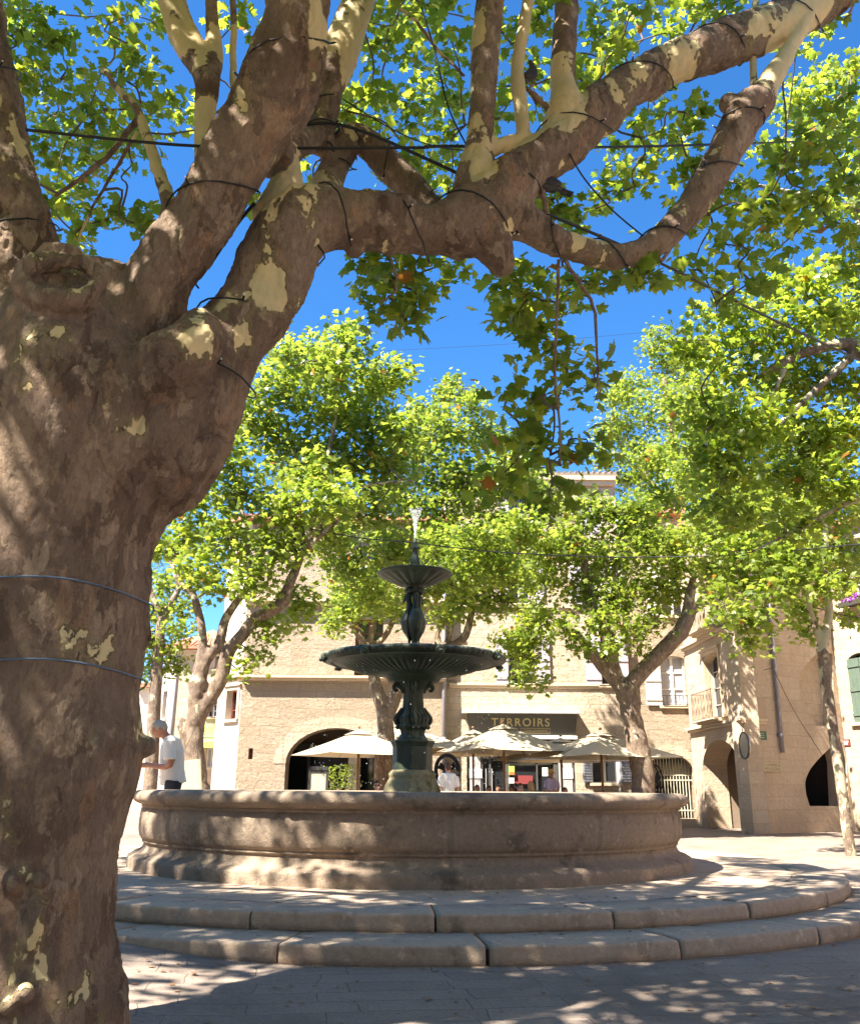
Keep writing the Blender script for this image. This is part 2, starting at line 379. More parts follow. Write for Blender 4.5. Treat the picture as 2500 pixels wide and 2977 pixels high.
M['redwood'] = plain('red_brown_wood', (0.20, 0.045, 0.03), 0.6, var=0.2)
M['wood'] = plain('pole_wood', (0.22, 0.11, 0.05), 0.6, var=0.25, scale=12)
M['glass'] = glassy('window_glass', (0.02, 0.022, 0.025))
M['curtain'] = plain('curtain_glass', (0.38, 0.37, 0.40), 0.3, var=0.15)
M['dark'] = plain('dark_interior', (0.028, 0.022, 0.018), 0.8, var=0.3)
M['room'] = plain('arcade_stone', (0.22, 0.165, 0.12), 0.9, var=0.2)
M['iron'] = plain('wrought_iron', (0.03, 0.026, 0.025), 0.6, var=0.2)
M['rust'] = plain('rusty_rail', (0.16, 0.10, 0.07), 0.7, var=0.3)
M['cream_bar'] = plain('cream_bars', (0.55, 0.50, 0.38), 0.6, var=0.1)
M['pipe'] = plain('zinc_pipe', (0.22, 0.20, 0.22), 0.5, var=0.15)
M['canvas'] = leaf_mat('umbrella_canvas', (0.52, 0.46, 0.34), (0.56, 0.50, 0.37), (1.0, 0.86, 0.66), 0.3)
M['cable'] = plain('black_cable', (0.012, 0.012, 0.015), 0.5, var=0.1)
M['bluewire'] = plain('blue_wire', (0.10, 0.16, 0.26), 0.5, var=0.1)
M['water'] = glassy('pool_water', (0.03, 0.05, 0.04), 0.03)
M['skin'] = plain('skin', (0.50, 0.27, 0.18), 0.55, var=0.08)
M['skin_tan'] = plain('tanned_skin', (0.36, 0.16, 0.10), 0.55, var=0.08)
M['shirt_white'] = plain('white_linen', (0.72, 0.71, 0.68), 0.85, var=0.04, scale=20, bmp=0.002)
M['navy'] = plain('dark_navy_cloth', (0.02, 0.024, 0.035), 0.85, var=0.2)
M['hair_grey'] = plain('grey_hair', (0.38, 0.34, 0.29), 0.7, var=0.25, scale=40, bmp=0.004)
M['hair_brown'] = plain('brown_hair', (0.09, 0.04, 0.02), 0.6, var=0.3, scale=40)
M['hair_dark'] = plain('dark_hair', (0.025, 0.016, 0.012), 0.55, var=0.3, scale=40)
M['hair_blond'] = plain('blond_hair', (0.40, 0.26, 0.12), 0.6, var=0.25, scale=40)
M['straw'] = plain('straw_hat', (0.80, 0.60, 0.32), 0.8, var=0.15, scale=30)
M['bag'] = plain('cream_cloth', (0.46, 0.43, 0.30), 0.85, var=0.08, bmp=0.002)
M['pigeon'] = plain('pigeon_grey', (0.055, 0.055, 0.065), 0.6, var=0.3, scale=30)
M['green'] = plain('lime_awning', (0.42, 0.72, 0.10), 0.7, var=0.04)
M['pot'] = plain('dark_pot', (0.05, 0.045, 0.04), 0.6)
def cloth(name, col): 
    M[name] = plain(name, col, 0.85, var=0.08, scale=15); return M[name]
for n_, c_ in (('lav', (0.62, 0.58, 0.88)), ('pinkc', (0.75, 0.42, 0.34)), ('bluec', (0.05, 0.09, 0.25)), ('redc', (0.22, 0.035, 0.035)), ('greenc', (0.07, 0.16, 0.10)), ('blackc', (0.02, 0.02, 0.022)), ('tealc', (0.08, 0.25, 0.28))): cloth(n_, c_)

# ------------------------------------------------------------------ ground, steps, fountain
def smooth(t): t = max(0.0, min(1.0, t)); return t*t*(3-2*t)
def ground_z(x, y):
    z = 0.0
    if x < -1.0: z = 0.128 * smooth((-x - 1.0) / 2.0) * smooth((y - 4.0) / 2.5) 
    return z + 0.05 * smooth((y - 19.5) / 6.0)
xs = sorted(set([-260, -120, -60, -30, -20] + [i*0.5 for i in range(-28, 41)] + [30, 60, 120, 260]))
ys = sorted(set([-80, -40, -20, -10] + [i*0.5 for i in range(-12, 70)] + [40, 50, 70, 110, 200, 500]))
g = MB()
g.add([(x, y, ground_z(x, y)) for y in ys for x in xs],
      [(j*len(xs)+i, j*len(xs)+i+1, (j+1)*len(xs)+i+1, (j+1)*len(xs)+i) for j in range(len(ys)-1) for i in range(len(xs)-1)])
tag(g.build('ground', M['paving'], smooth=True), kind='structure')

FC = Vector((at(1198, 2290, 13.0).x, 13.0, 0))             # the fountain's axis
cx, cy = FC.x, FC.y
Z1, Z2 = 0.134, 0.27
def step_ring(name, label, Rout, Rin, z0, z1, nblk, off, top_in, topname):
    root = empty(name, (cx, cy, z0)); tag(root, label, 'stone step')
    da = 2*PI / nblk
    for i in range(nblk):
        jit = random.uniform(-0.03, 0.03)
        a0 = -PI/2 + off + i*da + 0.0016; a1 = a0 + da - 0.0032 - random.choice([0, 0, 0.002])
        dr = random.uniform(-0.012, 0.012); dz = random.uniform(-0.004, 0.004)
        h = z1 - z0 + dz; Ro = Rout + dr; rr = 0.026
        prof = [(Rin, -0.02), (Ro - 0.012, -0.02), (Ro, h*0.35), (Ro - 0.003, h - rr - 0.02), (Ro - 0.004, h - rr)]
        for k in range(1, 4):
            t = k/4*PI/2; prof.append((Ro - 0.004 - rr + rr*math.cos(t), h - rr + rr*math.sin(t)))
        prof += [(Ro - rr - 0.010, h), (Ro - rr - 0.03, h + 0.0005), (Ro - 0.2, h + 0.002), (Rin, h)]
        n = 36; vs = []; fs = []; m = len(prof)
        for k in range(n + 1):
            e = min(k, n - k)/n; a = a0 + (a1-a0)*k/n
            sh = 0.012*max(0, 1 - e*n/1.5) if k in (0, n) else 0
            for q, (r_, z_) in enumerate(prof):
                nz = noise.noise(Vector((r_*math.cos(a)*3, r_*math.sin(a)*3, z_*5 + i)))*0.014 + min(0, noise.noise(Vector((r_*math.cos(a)*6, r_*math.sin(a)*6, z_*6 + 40)))+0.35)*0.08
                r2 = r_ + (nz if 0 < q < m-1 else 0)
                if q >= 3 and q < m-1: r2 -= sh*0.6
                z2 = z_ - (sh*0.5 if q >= 4 else 0) + (nz*0.4 if q >= 3 else 0)
                vs.append((r2*math.cos(a), r2*math.sin(a), z2))
        for k in range(n):
            for q in range(m):
                q2 = (q+1) % m; fs.append((k*m+q, (k+1)*m+q, (k+1)*m+q2, k*m+q2))
        fs.append(tuple(range(m))); fs.append(tuple(n*m+q for q in range(m))[::-1])
        b = MB(); b.add(vs, fs); kb = b.build('kerb_block', M['step'], root, smooth=True); kb.data.polygons[-1].use_smooth = False; kb.data.polygons[-2].use_smooth = False
    t = MB(); t.lathe([(Rin - 0.006, z1 - z0 - 0.001), (top_in, z1 - z0 - 0.001)], (0, 0), 96)
    t.build(topname, M['step'], root)
    # dark bed below the joints
    t = MB(); t.lathe([(Rout - 0.05, -0.02), (Rout - 0.05, z1 - z0 - 0.03), (Rin - 0.02, z1 - z0 - 0.03)], (0, 0), 96); t.build('joint_bed', M['pot'], root)
    return root
step_ring('stone_step', 'lower and wider ring of worn stone blocks, fading into the paving at left', 6.02, 5.3, 0.0, Z1, 25, 0.11 - 2*PI/25*4, 5.0, 'tread_paving')
step_ring('stone_step', 'upper ring of stone blocks that the round basin stands on', 5.42, 4.82, Z1, Z2, 23, 0.053 - 2*PI/23*4, 3.0, 'platform_paving')

fountain = empty('fountain', (cx, cy, Z2)); tag(fountain, 'round stone basin with a two tier dark green cast iron fountain in its middle', 'fountain')
# --- basin
bp = [(3.68,.26),(3.68,.38),(3.67,.40),(3.645,.41),(3.63,.425),(3.575,.445),(3.53,.47),(3.505,.505),(3.495,.54),(3.50,.553),(3.52,.558),(3.526,.573),(3.516,.588),(3.535,.597),(3.563,.635),(3.58,.70),(3.584,.80),(3.576,.90),(3.566,.945),(3.555,.955),(3.55,.965),(3.565,.968),(3.575,.985),(3.565,1.0),(3.60,1.005),(3.655,1.03),(3.685,1.065),(3.69,1.10),(3.675,1.135),(3.64,1.16),(3.59,1.172),(3.30,1.174),(3.25,1.16),(3.22,1.12),(3.2,.6)]
def bfn(i, r, z, a):
    x, y = math.cos(a)*r, math.sin(a)*r
    d = noise.noise(Vector((x*1.5, y*1.5, z*2)))*0.009 + noise.noise(Vector((x*7, y*7, z*8)))*0.008 + min(0, noise.noise(Vector((x*5, y*5, z*5+3)))+0.45)*0.06
    j = ((a*13/(2*PI)) % 1.0); j = min(j, 1-j)*3.55*2*PI/13
    if j < 0.022 and r > 3.4: d -= 0.013
    return r + d, z + (noise.noise(Vector((x*1.1, y*1.1, 5)))*0.004 if z > 1 else 0)
# finer rings for the noise
bp2 = []
for (r0, z0), (r1, z1) in zip(bp, bp[1:]):
    n = max(1, int(math.hypot(r1-r0, z1-z0)/0.05))
    bp2 += [(r0+(r1-r0)*k/n, z0+(z1-z0)*k/n) for k in range(n)]
bp2.append(bp[-1])
b = MB(); b.lathe([(r, z - Z2) for r, z in bp2], (0, 0), 1040, bfn); b.build('basin', M['basin'], fountain, smooth=True)
b = MB(); b.lathe([(3.24, 1.02 - Z2), (0.3, 1.02 - Z2)], (0, 0), 96); b.build('water_surface', M['water'], fountain)
b = MB(); b.lathe([(3.28, 0.02), (0.1, 0.02)], (0, 0), 64); b.build('basin_floor', M['basin'], fountain)

# --- profile read at the axis: (y in the photo, half width in the photo)
def P(py, hw): 
    q = at(1198, py, 13.0); return (hw * mpp(1198, py, 13.0), q.z - Z2)
plinth = [(0.62, 0.02), (0.62, 0.6)] + [P(y, h) for y, h in ((2318, 90), (2306, 85), (2296, 82), (2285, 79), (2272, 72), (2262, 67), (2258, 69), (2250, 70), (2247, 66), (2240, 60))]
def rough(i, r, z, a):
    return r + noise.noise(Vector((math.cos(a)*3, math.sin(a)*3, z*6)))*0.012, z
b = MB(); b.lathe(plinth, (0, 0), 48, rough); b.build('plinth', M['mossy'], fountain, smooth=True)
# octagonal pedestal
def octa(r, a, k=8, rot=PI/8):
    t = (a - rot) % (2*PI/k) - PI/k; return r / math.cos(t) * math.cos(PI/k) * 1.02
ped = [P(y, h) for y, h in ((2262, 66), (2256, 67), (2252, 62), (2246, 61), (2242, 59), (2238, 58), (2172, 58), (2168, 60), (2163, 62), (2160, 64), (2156, 64), (2154, 60), (2152, 40))]
b = MB(); b.lathe(ped, (0, 0), 64, lambda i, r, z, a: (octa(r, a, 8, PI/8 + 0.35), z)); b.build('pedestal', M['bronze'], fountain, bevel=0)
# lower column: flaring foot, bulb, fluted shaft
col = [P(y, h) for y, h in ((2154, 44), (2148, 42), (2142, 37), (2136, 34), (2130, 33), (2124, 34), (2120, 38), (2118, 42), (2114, 44), (2110, 43), (2104, 40), (2098, 43), (2090, 44), (2082, 41), (2074, 35), (2064, 30), (2050, 28), (2030, 27), (2015, 27), (2005, 30), (1998, 36), (1990, 42), (1982, 50))]
def cfn(i, r, z, a): return r * (1 + 0.10*math.cos(4*(a+0.35)) * (1 if 3 < i < 20 else 0.2) + 0.025*math.cos(24*a)), z
b = MB(); b.lathe(col, (0, 0), 144, cfn); b.build('column', M['bronze'], fountain, smooth=True)
for k in range(4):          # scrolls at the head and foot of the column
    a = 0.0 + k*PI/2 + 0.05; ca, sa = math.cos(a), math.sin(a)
    def sp(pts):
        return [Vector((ca*p[0], sa*p[0], p[1])) for p in pts]
    b = MB(); u = mpp(1198, 2000, 13)
    path = [P(2015, 28), P(2004, 33), P(1996, 40), P(1992, 48), P(1995, 54), P(2002, 56), P(2008, 53), P(2009, 48), P(2004, 46)]
    b.tube(*spline(sp(path), [7*u, 7*u, 8*u, 8*u, 7*u, 6*u, 5*u, 4*u, 3*u]), 8); b.build('scroll', M['bronze'], fountain, smooth=True); b = MB()
    path = [P(2060, 30), P(2072, 36), P(2082, 43), P(2092, 48), P(2102, 46), P(2108, 42), P(2116, 45), P(2120, 48)]
    b.tube(*spline(sp(path), [6*u, 8*u, 9*u, 10*u, 8*u, 6*u, 6*u, 4*u]), 8)
    b.build('scroll', M['bronze'], fountain, smooth=True)
# lower bowl
rb = 262 * mpp(1198, 1915, 13.0); zr = at(1198, 1918, 13.0).z - Z2
zn = at(1198, 1978, 13.0).z - Z2
bowl = [(0.26, P(1986, 1)[1]), (0.36, P(1984, 1)[1]), (0.40, P(1972, 1)[1]), (0.46, P(1965, 1)[1]), (0.50, P(1966, 1)[1])]
b0 = len(bowl)
zc = P(1962, 1)[1]
for k in range(1, 15):
    t = k/14; bowl.append((0.50 + (rb*0.90-0.50)*t, zc + (zr - 0.055 - zc)*(t**1.25)))
b1 = len(bowl)
bowl += [(rb*0.91, zr-0.070), (rb*0.94, zr-0.066), (rb*0.95, zr-0.050), (rb*0.985, zr-0.045), (rb*1.003, zr-0.02), (rb, zr+0.015), (rb*0.985, zr+0.036), (rb*0.955, zr+0.030), (rb*0.93, zr), (rb*0.6, zr-0.09), (0.15, zr-0.16)]
def bowlfn(i, r, z, a):
    if b0 <= i < b1:
        t = (i-b0)/(b1-b0); return r, z - 0.020*abs(math.sin(32*a))**0.6*math.sin(PI*min(1, t*1.15+0.1))
    if i >= b1 + 3 and i < b1 + 8: return r*(1 + 0.010*math.cos(8*a)) + 0.016*abs(math.sin(44*a)), z
    return r, z
b = MB(); b.lathe(bowl, (0, 0), 384, bowlfn)
lb = b.build('lower_bowl', M['bronze'], fountain, smooth=True)
for k in range(8):          # water spout masks on the rim
    a = 0.28 + k*PI/4; b = MB(); Mx = Matrix.Rotation(a, 3, 'Z')
    b.ball(Vector((rb*1.0*math.cos(a), rb*1.0*math.sin(a), zr-0.03)), (0.05, 0.075, 0.065), 12, 8, Mx)
    b.ball(Vector(((rb+.045)*math.cos(a), (rb+.045)*math.sin(a), zr-0.06)), (0.03, 0.035, 0.03), 10, 6, Mx)
    for s in (-1, 1): b.ball(Vector((rb*math.cos(a)-s*.06*math.sin(a), rb*math.sin(a)+s*.06*math.cos(a), zr+0.01)), (0.03, 0.03, 0.035), 8, 6, Mx)
    b.build('spout_mask', M['bronze'], lb, smooth=True)
# herons between the bowls: standing round a thin stem
u = mpp(1198, 1800, 13.0)
def Z(py): return at(1198, py, 13.0).z - Z2
b = MB(); b.tube([Vector((0, 0, Z(1925))), Vector((0, 0, Z(1720)))], [8*u, 6*u], 12); b.build('stem', M['bronze'], fountain, smooth=True)
hm = None
for k in range(3):
    a = -PI/2 + 0.25 + k*2*PI/3; b = MB(); ca, sa = math.cos(a), math.sin(a)
    def q(r, py, s=0.0): return Vector((ca*r*u - sa*s*u, sa*r*u + ca*s*u, Z(py)))
    b.tube(*spline([q(9, 1722), q(15, 1728), q(18, 1740), q(15, 1757), q(14, 1772), q(18, 1790), q(21, 1808), q(19, 1828), q(14, 1846), q(11, 1862)],
                   [7*u, 8*u, 8*u, 8*u, 11*u, 17*u, 20*u, 18*u, 11*u, 5*u], 3), 12)
    b.tube([q(17, 1728), q(28, 1736), q(36, 1758)], [7*u, 5*u, 1.5*u], 8)       # head and beak
    for s in (-1, 1):
        b.tube([q(15, 1782, s*9), q(20, 1806, s*13), q(16, 1838, s*11), q(12, 1862, s*7)], [7*u, 9*u, 7*u, 2*u], 8)   # folded wing
        b.tube([q(13, 1834, s*5.5), q(14, 1862, s*5.5), q(16, 1896, s*6)], [4.5*u, 2.6*u, 3*u], 8)
    me = remesh(b, 0.008, 2); me.materials.append(M['bronze'])
    link(bpy.data.objects.new('heron', me), fountain)
neck = [P(y, h) for y, h in ((1726, 22), (1724, 28), (1718, 29), (1713, 26), (1710, 22), (1706, 28), (1700, 30))]
b = MB(); b.lathe(neck, (0, 0), 48, lambda i, r, z, a: (r*(1+0.04*math.cos(12*a)), z)); b.build('collar', M['bronze'], fountain, smooth=True)
r2 = 109 * mpp(1198, 1665, 13.0); z2 = at(1198, 1670, 13.0).z - Z2; zc2 = Z(1704)
ub = [(28*u, zc2 - 0.01), (32*u, zc2)]
for k in range(1, 11):
    t = k/10; ub.append((32*u + (r2*0.93-32*u)*t, zc2 + (z2-0.02-zc2)*t**1.15))
ub += [(r2*0.97, z2-0.016), (r2, z2), (r2*0.99, z2+0.014), (r2*0.95, z2+0.010), (r2*0.5, z2-0.03), (0.03, z2-0.06)]
b = MB(); b.lathe(ub, (0, 0), 160, lambda i, r, z, a: (r, z - (0.014*abs(math.sin(9*a)) if 2 <= i < 11 else 0))); b.build('upper_bowl', M['bronze'], fountain, smooth=True)
fin = [P(y, h) for y, h in ((1668, 16), (1650, 15), (1646, 12), (1640, 13), (1630, 14), (1622, 12), (1612, 8), (1604, 8), (1598, 10), (1595, 15), (1592, 13), (1588, 7), (1583, 5), (1579, 8), (1575, 6), (1570, 5), (1566, 4), (1564, 0.5))]
b = MB(); b.lathe(fin, (0, 0), 40, lambda i, r, z, a: (r*(1+0.05*math.cos(10*a)), z)); b.build('finial', M['bronze'], fountain, smooth=True)
# water: jet of droplets and drips
def drops(name, pts, mat, parent=None):
    n = len(pts); t = MB().ball((0, 0, 0), 1, 6, 4); tv = np.array(t.v); m = len(tv); b = MB()
    for (p, r, st) in pts:
        b.add([(p[0]+v[0]*r, p[1]+v[1]*r, p[2]+v[2]*r*st) for v in t.v], t.f)
    return b.build(name, mat, parent, smooth=True)
mw, ntw, pw = newmat('falling_water'); pw.inputs['Base Color'].default_value = (0.95, 0.97, 1, 1); pw.inputs['Roughness'].default_value = 0.25; pw.inputs['Transmission Weight'].default_value = 0.25; M['drops'] = mw
pts = []
zt = at(1198, 1564, 13).z; zh = at(1198, 1478, 13).z
for k in range(850):
    t = rng.random()**0.9; r = (2.0 + 15*t**1.6) * u * math.sqrt(rng.random()); a = rng.random()*2*PI
    if t > 0.75: r *= 1.35
    pts.append(((cx + r*math.cos(a), cy + r*math.sin(a), zt + (zh-zt)*t + rng.normal()*0.01), 0.0016 + 0.0018*rng.random(), 2.4))
tag(drops('water_jet', pts, M['drops']), 'white jet of water spraying up from the top of the fountain', 'water', kind='stuff')
pts = []
for k in range(420):
    a = rng.random()*2*PI; rr = rb*(1.0 + 0.05*rng.normal()); 
    pts.append(((cx + rr*math.cos(a), cy + rr*math.sin(a), 1.1 + rng.random()*(zr + Z2 - 1.1)), 0.002 + 0.0025*rng.random(), 2.0))
for k in range(60):
    pts.append((tuple(at(rng.normal(1395, 22), rng.uniform(2075, 2300), 13.0 + rng.normal()*0.4)), 0.003 + 0.003*rng.random(), 1.6))
tag(drops('water_drops', pts, M['drops']), 'scattered drops falling from the rim of the wide iron bowl', 'water', kind='stuff')

# ------------------------------------------------------------------ buildings
class Facade:
    """One upright wall from P0 to P1 (seen with P0 on the left); local x along it, y inwards, z up."""
    def __init__(s, root, P0, P1, z1, mat, thick=0.45, z0=-0.3, name='wall'):
        s.root = root; s.P0 = Vector((P0[0], P0[1], 0)); d = Vector((P1[0]-P0[0], P1[1]-P0[1], 0)); s.W = d.length; s.u = d.normalized()
        s.n = Vector((s.u.y, -s.u.x, 0)); s.ang = math.atan2(s.u.y, s.u.x); s.z0 = z0; s.z1 = z1; s.holes = []; s.mat = mat; s.thick = thick; s.name = name
        s.loc = s.P0 - Vector((root.location.x, root.location.y, root.location.z))
    def uz(s, px, py, d=0.0):
        r = ray(px, py); o = Vector((0, 0, EYE)); P = s.P0 + s.n*d
        t = (P - o).dot(s.n) / r.dot(s.n); q = o + r*t
        return (q - s.P0).dot(s.u), q.z
    def rect(s, pxl, pyt, pxr, pyb):
        ym = (pyt+pyb)/2; xm = (pxl+pxr)/2
        return s.uz(pxl, ym)[0], s.uz(xm, pyb)[1], s.uz(pxr, ym)[0], s.uz(xm, pyt)[1]
    def put(s, mb, name, mat, smooth=False, bevel=0, parent=None):
        if parent is not None: return mb.build(name, mat, parent, smooth, bevel)
        return mb.build(name, mat, s.root, smooth, bevel, loc=s.loc, rz=s.ang)
    def hole(s, u0, z0, u1, z1, arch=None, reveal=0.25, pointed=False, left_low=None):
        if arch is None: loop = [(u0, z0), (u1, z0), (u1, z1), (u0, z1)]
        else:
            zs = arch; loop = [(u0, z0), (u1, z0)]; c = (u0+u1)/2; a = (u1-u0)/2; h = z1 - zs
            for k in range(17):
                t = PI*k/16; loop.append((c + a*math.cos(t), zs + h*math.sin(t)))
        s.holes.append((loop, reveal)); return (u0, z0, u1, z1, loop)
    def hole_loop(s, loop, reveal): s.holes.append((loop, reveal)); return loop
    def build_wall(s, step=None):
        W = s.W; out = [(0, s.z0), (W, s.z0), (W, s.z1), (0, s.z1)]
        loops = [[Vector((x, z, 0)) for x, z in out]] + [[Vector((x, z, 0)) for x, z in l] for l, _ in s.holes]
        tris = tessellate_polygon(loops); flat = [p for l in loops for p in l]
        b = MB(); T = s.thick
        fs = []
        for t in tris:
            a, c, d = (flat[i] for i in t)
            cr = (c-a).cross(d-a).z
            fs.append(tuple(t) if cr > 0 else tuple(t)[::-1])
        b.add([(p.x, 0, p.y) for p in flat], fs)
        b.add([(0,0,s.z0),(W,0,s.z0),(W,T,s.z0),(0,T,s.z0),(0,0,s.z1),(W,0,s.z1),(W,T,s.z1),(0,T,s.z1)], [(4,5,6,7),(1,2,6,5),(3,0,4,7)])
        b.add([(0,T,s.z0),(W,T,s.z0),(W,T,s.z1),(0,T,s.z1)], [(0,1,2,3)]) if not s.holes else None
        for l, rv in s.holes:
            n = len(l); vs = [(x, 0, z) for x, z in l] + [(x, rv, z) for x, z in l]
            b.add(vs, [((i+1) % n, i, n+i, n+(i+1) % n) for i in range(n)])
        return s.put(b, s.name, s.mat)
    def ledge(s, u0, u1, z0, z1, d, name='string_course', mat=None):
        b = MB(); b.box((u0, -d, (z0+z1)/2), (u1, 0.02, z1)); b.box((u0, -d*0.6, z0), (u1, 0.018, (z0+z1)/2)); return s.put(b, name, mat or M['trim'], bevel=0.01)
    def window(s, box, frame_mat, pane=None, cols=2, rows=4, depth=0.2, fw=0.05, sill=True, shutters=None, smat=None, name='window', surround=0):
        u0, z0, u1, z1 = box[:4]; b = MB(); y = depth
        b.box((u0, y, z0), (u0+fw, y+0.06, z1)); b.box((u1-fw, y, z0), (u1, y+0.06, z1)); b.box((u0+fw, y, z0), (u1-fw, y+0.06, z0+fw)); b.box((u0+fw, y, z1-fw), (u1-fw, y+0.06, z1))
        for k in range(1, cols):
            x = u0 + (u1-u0)*k/cols; wd = 0.045 if k*2 == cols else 0.02
            b.box((x-wd, y-0.003, z0+fw), (x+wd, y+0.045, z1-fw))
        for k in range(1, rows):
            z = z0 + (z1-z0)*k/rows
            for c in range(cols):
                xa = u0+fw if c == 0 else u0+(u1-u0)*c/cols+0.046; xb = u1-fw if c == cols-1 else u0+(u1-u0)*(c+1)/cols-0.046
                if xb > xa: b.box((xa, y+0.006, z-0.014), (xb, y+0.04, z+0.014))
        o = s.put(b, name, frame_mat)
        g = MB(); g.box((u0-0.02, y+0.05, z0-0.02), (u1+0.02, y+0.07, z1+0.02)); s.put(g, 'pane', pane or M['glass'], parent=o)
        if sill:
            g = MB(); g.box((u0-0.12, -0.10, z0-0.10), (u1+0.12, y, z0-0.002)); s.put(g, 'sill', M['trim'], parent=o, bevel=0.01)
        if surround:
            g = MB(); q = surround; d = 0.05
            g.box((u0-q, -d, z0), (u0-0.002, 0.02, z1+q)); g.box((u1+0.002, -d, z0), (u1+q, 0.02, z1+q)); g.box((u0-0.002, -d, z1+0.002), (u1+0.002, 0.02, z1+q))
            g.box((u0-q-0.06, -d-0.06, z1+q), (u1+q+0.06, 0.02, z1+q+0.07)); s.put(g, 'surround', M['trim'], parent=o, bevel=0.008)
        for sh in (shutters or []):
            a0, a1, ang = sh; s.shutter(o, a0, a1, z0, z1, smat)
        return o
    def shutter(s, o, a0, a1, z0, z1, mat, y=-0.09, louvre=False):
        g = MB(); n = max(3, int((a1-a0)/0.13))
        for k in range(n):
            x0 = a0 + (a1-a0)*k/n; g.box((x0+0.003, y, z0), (a0+(a1-a0)*(k+1)/n-0.003, y+0.035, z1))
        if louvre:
            m = int((z1-z0)/0.09)
            for k in range(m): g.box((a0+0.04, y-0.03, z0+0.05+k*0.09), (a1-0.04, y-0.004, z0+0.075+k*0.09))
        else:
            for zz in (0.12, 0.5, 0.88): g.box((a0, y-0.028, z0+(z1-z0)*zz-0.04), (a1, y-0.003, z0+(z1-z0)*zz+0.04))
        s.put(g, 'shutter', mat, parent=o)
    def arch_ring(s, box, w=0.3, proud=0.025, mat=None, arch=None):
        u0, z0, u1, z1, _ = box; c = (u0+u1)/2; a = (u1-u0)/2; h = z1-arch; vs = []; fs = []
        n = 22
        for k in range(n+1):
            t = PI*k/n
            for r in (0, w): 
                for y in (-proud, 0.05): vs.append((c + (a+r)*math.cos(t), y, arch + (h+r)*math.sin(t)))
        for k in range(n):
            i = k*4; j = i+4
            fs += [(i, i+2, j+2, j), (i+2, i+3, j+3, j+2), (i+1, i, j, j+1)]
        b = MB(); b.add(vs, fs); return s.put(b, 'arch_ring', mat or M['trim'])
    def railing(s, u0, u1, z0, z1, d=0.35, mat=None, scroll=True):
        b = MB(); th = 0.011
        for z in (z0, z1): b.box((u0, -d-th, z-th), (u1, -d+th, z+th))
        for x in (u0, u1):
            for z in (z0, z1): b.box((x-th, -d, z-th), (x+th, 0, z+th))
            b.box((x-th, -d-th, z0), (x+th, -d+th, z1+0.03))
        n = max(2, int((u1-u0)/0.13))
        for k in range(1, n):
            x = u0 + (u1-u0)*k/n
            if scroll and k % 2 == 1:
                h = z1-z0
                for zz, sg in ((0.28, 1), (0.72, -1)):
                    pts = [Vector((x + sg*0.055*math.cos(t)*(1-t/12), -d, z0+h*zz + 0.2*h*math.sin(t)*(1-t/14))) for t in np.linspace(0, 6.5, 14)]
                    b.tube(pts, 0.008, 4)
            b.box((x-0.007, -d-0.007, z0), (x+0.007, -d+0.007, z1))
        return s.put(b, 'railing', mat or M['iron'])
def text_mb(body, width, height, depth=0.02, bold=0.0, spacing=1.0):
    cu = bpy.data.curves.new('t', 'FONT'); cu.body = body; cu.size = 1; cu.extrude = 0.0; cu.offset = bold; cu.space_character = spacing
    o = bpy.data.objects.new('t', cu); C.objects.link(o); dg = bpy.context.evaluated_depsgraph_get(); dg.update()
    me = bpy.data.meshes.new_from_object(o.evaluated_get(dg)); vs = [v.co.copy() for v in me.vertices]; fs = [tuple(p.vertices) for p in me.polygons]
    bpy.data.objects.remove(o); bpy.data.meshes.remove(me)
    x0 = min(v.x for v in vs); x1 = max(v.x for v in vs); y0 = min(v.y for v in vs); y1 = max(v.y for v in vs)
    b = MB(); b.add([((v.x-x0)/(x1-x0)*width, 0, (v.y-y0)/(y1-y0)*height) for v in vs], fs)
    return b
def shifted(mb, x, y, z):
    mb.v = [(a+x, b+y, c+z) for a, b, c in mb.v]; return mb
def roof_slab(root, pts, z, over=0.4, name='roof', h=0.7):
    """Low tiled roof over a footprint (ccw points), with an eave that overhangs."""
    c = sum((Vector((p[0], p[1], 0)) for p in pts), Vector()) / len(pts); lo = []; 
    for p in pts:
        q = Vector((p[0], p[1], 0)); d = (q-c).normalized()*over*1.4; lo.append(q+d)
    b = MB(); n = len(pts); L = root.location
    vs = [(p.x-L.x, p.y-L.y, z) for p in lo] + [(p.x-L.x, p.y-L.y, z+0.12) for p in lo] + [(c.x-L.x, c.y-L.y, z+0.12+h)]
    fs = [tuple(range(n))[::-1]] + [(i, (i+1) % n, n+(i+1) % n, n+i) for i in range(n)] + [(n+i, n+(i+1) % n, 2*n) for i in range(n)]
    b.add(vs, fs)
    # rows of tiles at the front edges
    for i in range(n):
        p, q = lo[i], lo[(i+1) % n]; m = int((q-p).length/0.22)
        if m < 2 or (p.y+q.y)/2 > c.y + 1: continue
        top = Vector((c.x, c.y, z+0.14+h))
        for k in range(m+1):
            e = p + (q-p)*k/m; e = Vector((e.x, e.y, z+0.13)); t = e + (top-e)*0.45*(1 if 0.2 < k/m < 0.8 else 0.6*min(k, m-k)/m+0.25)
            b.tube([e - L, t - L], 0.07, 6)
    return b.build(name, M['rooftile'], root)
def side_walls(root, pts, z1, mat, z0=-0.3, name='rear_wall'):
    b = MB(); L = root.location
    for p, q in zip(pts, pts[1:]): b.add([(p[0]-L.x, p[1]-L.y, z0), (q[0]-L.x, q[1]-L.y, z0), (q[0]-L.x, q[1]-L.y, z1), (p[0]-L.x, p[1]-L.y, z1)], [(0,1,2,3)])
    return b.build(name, mat, root)
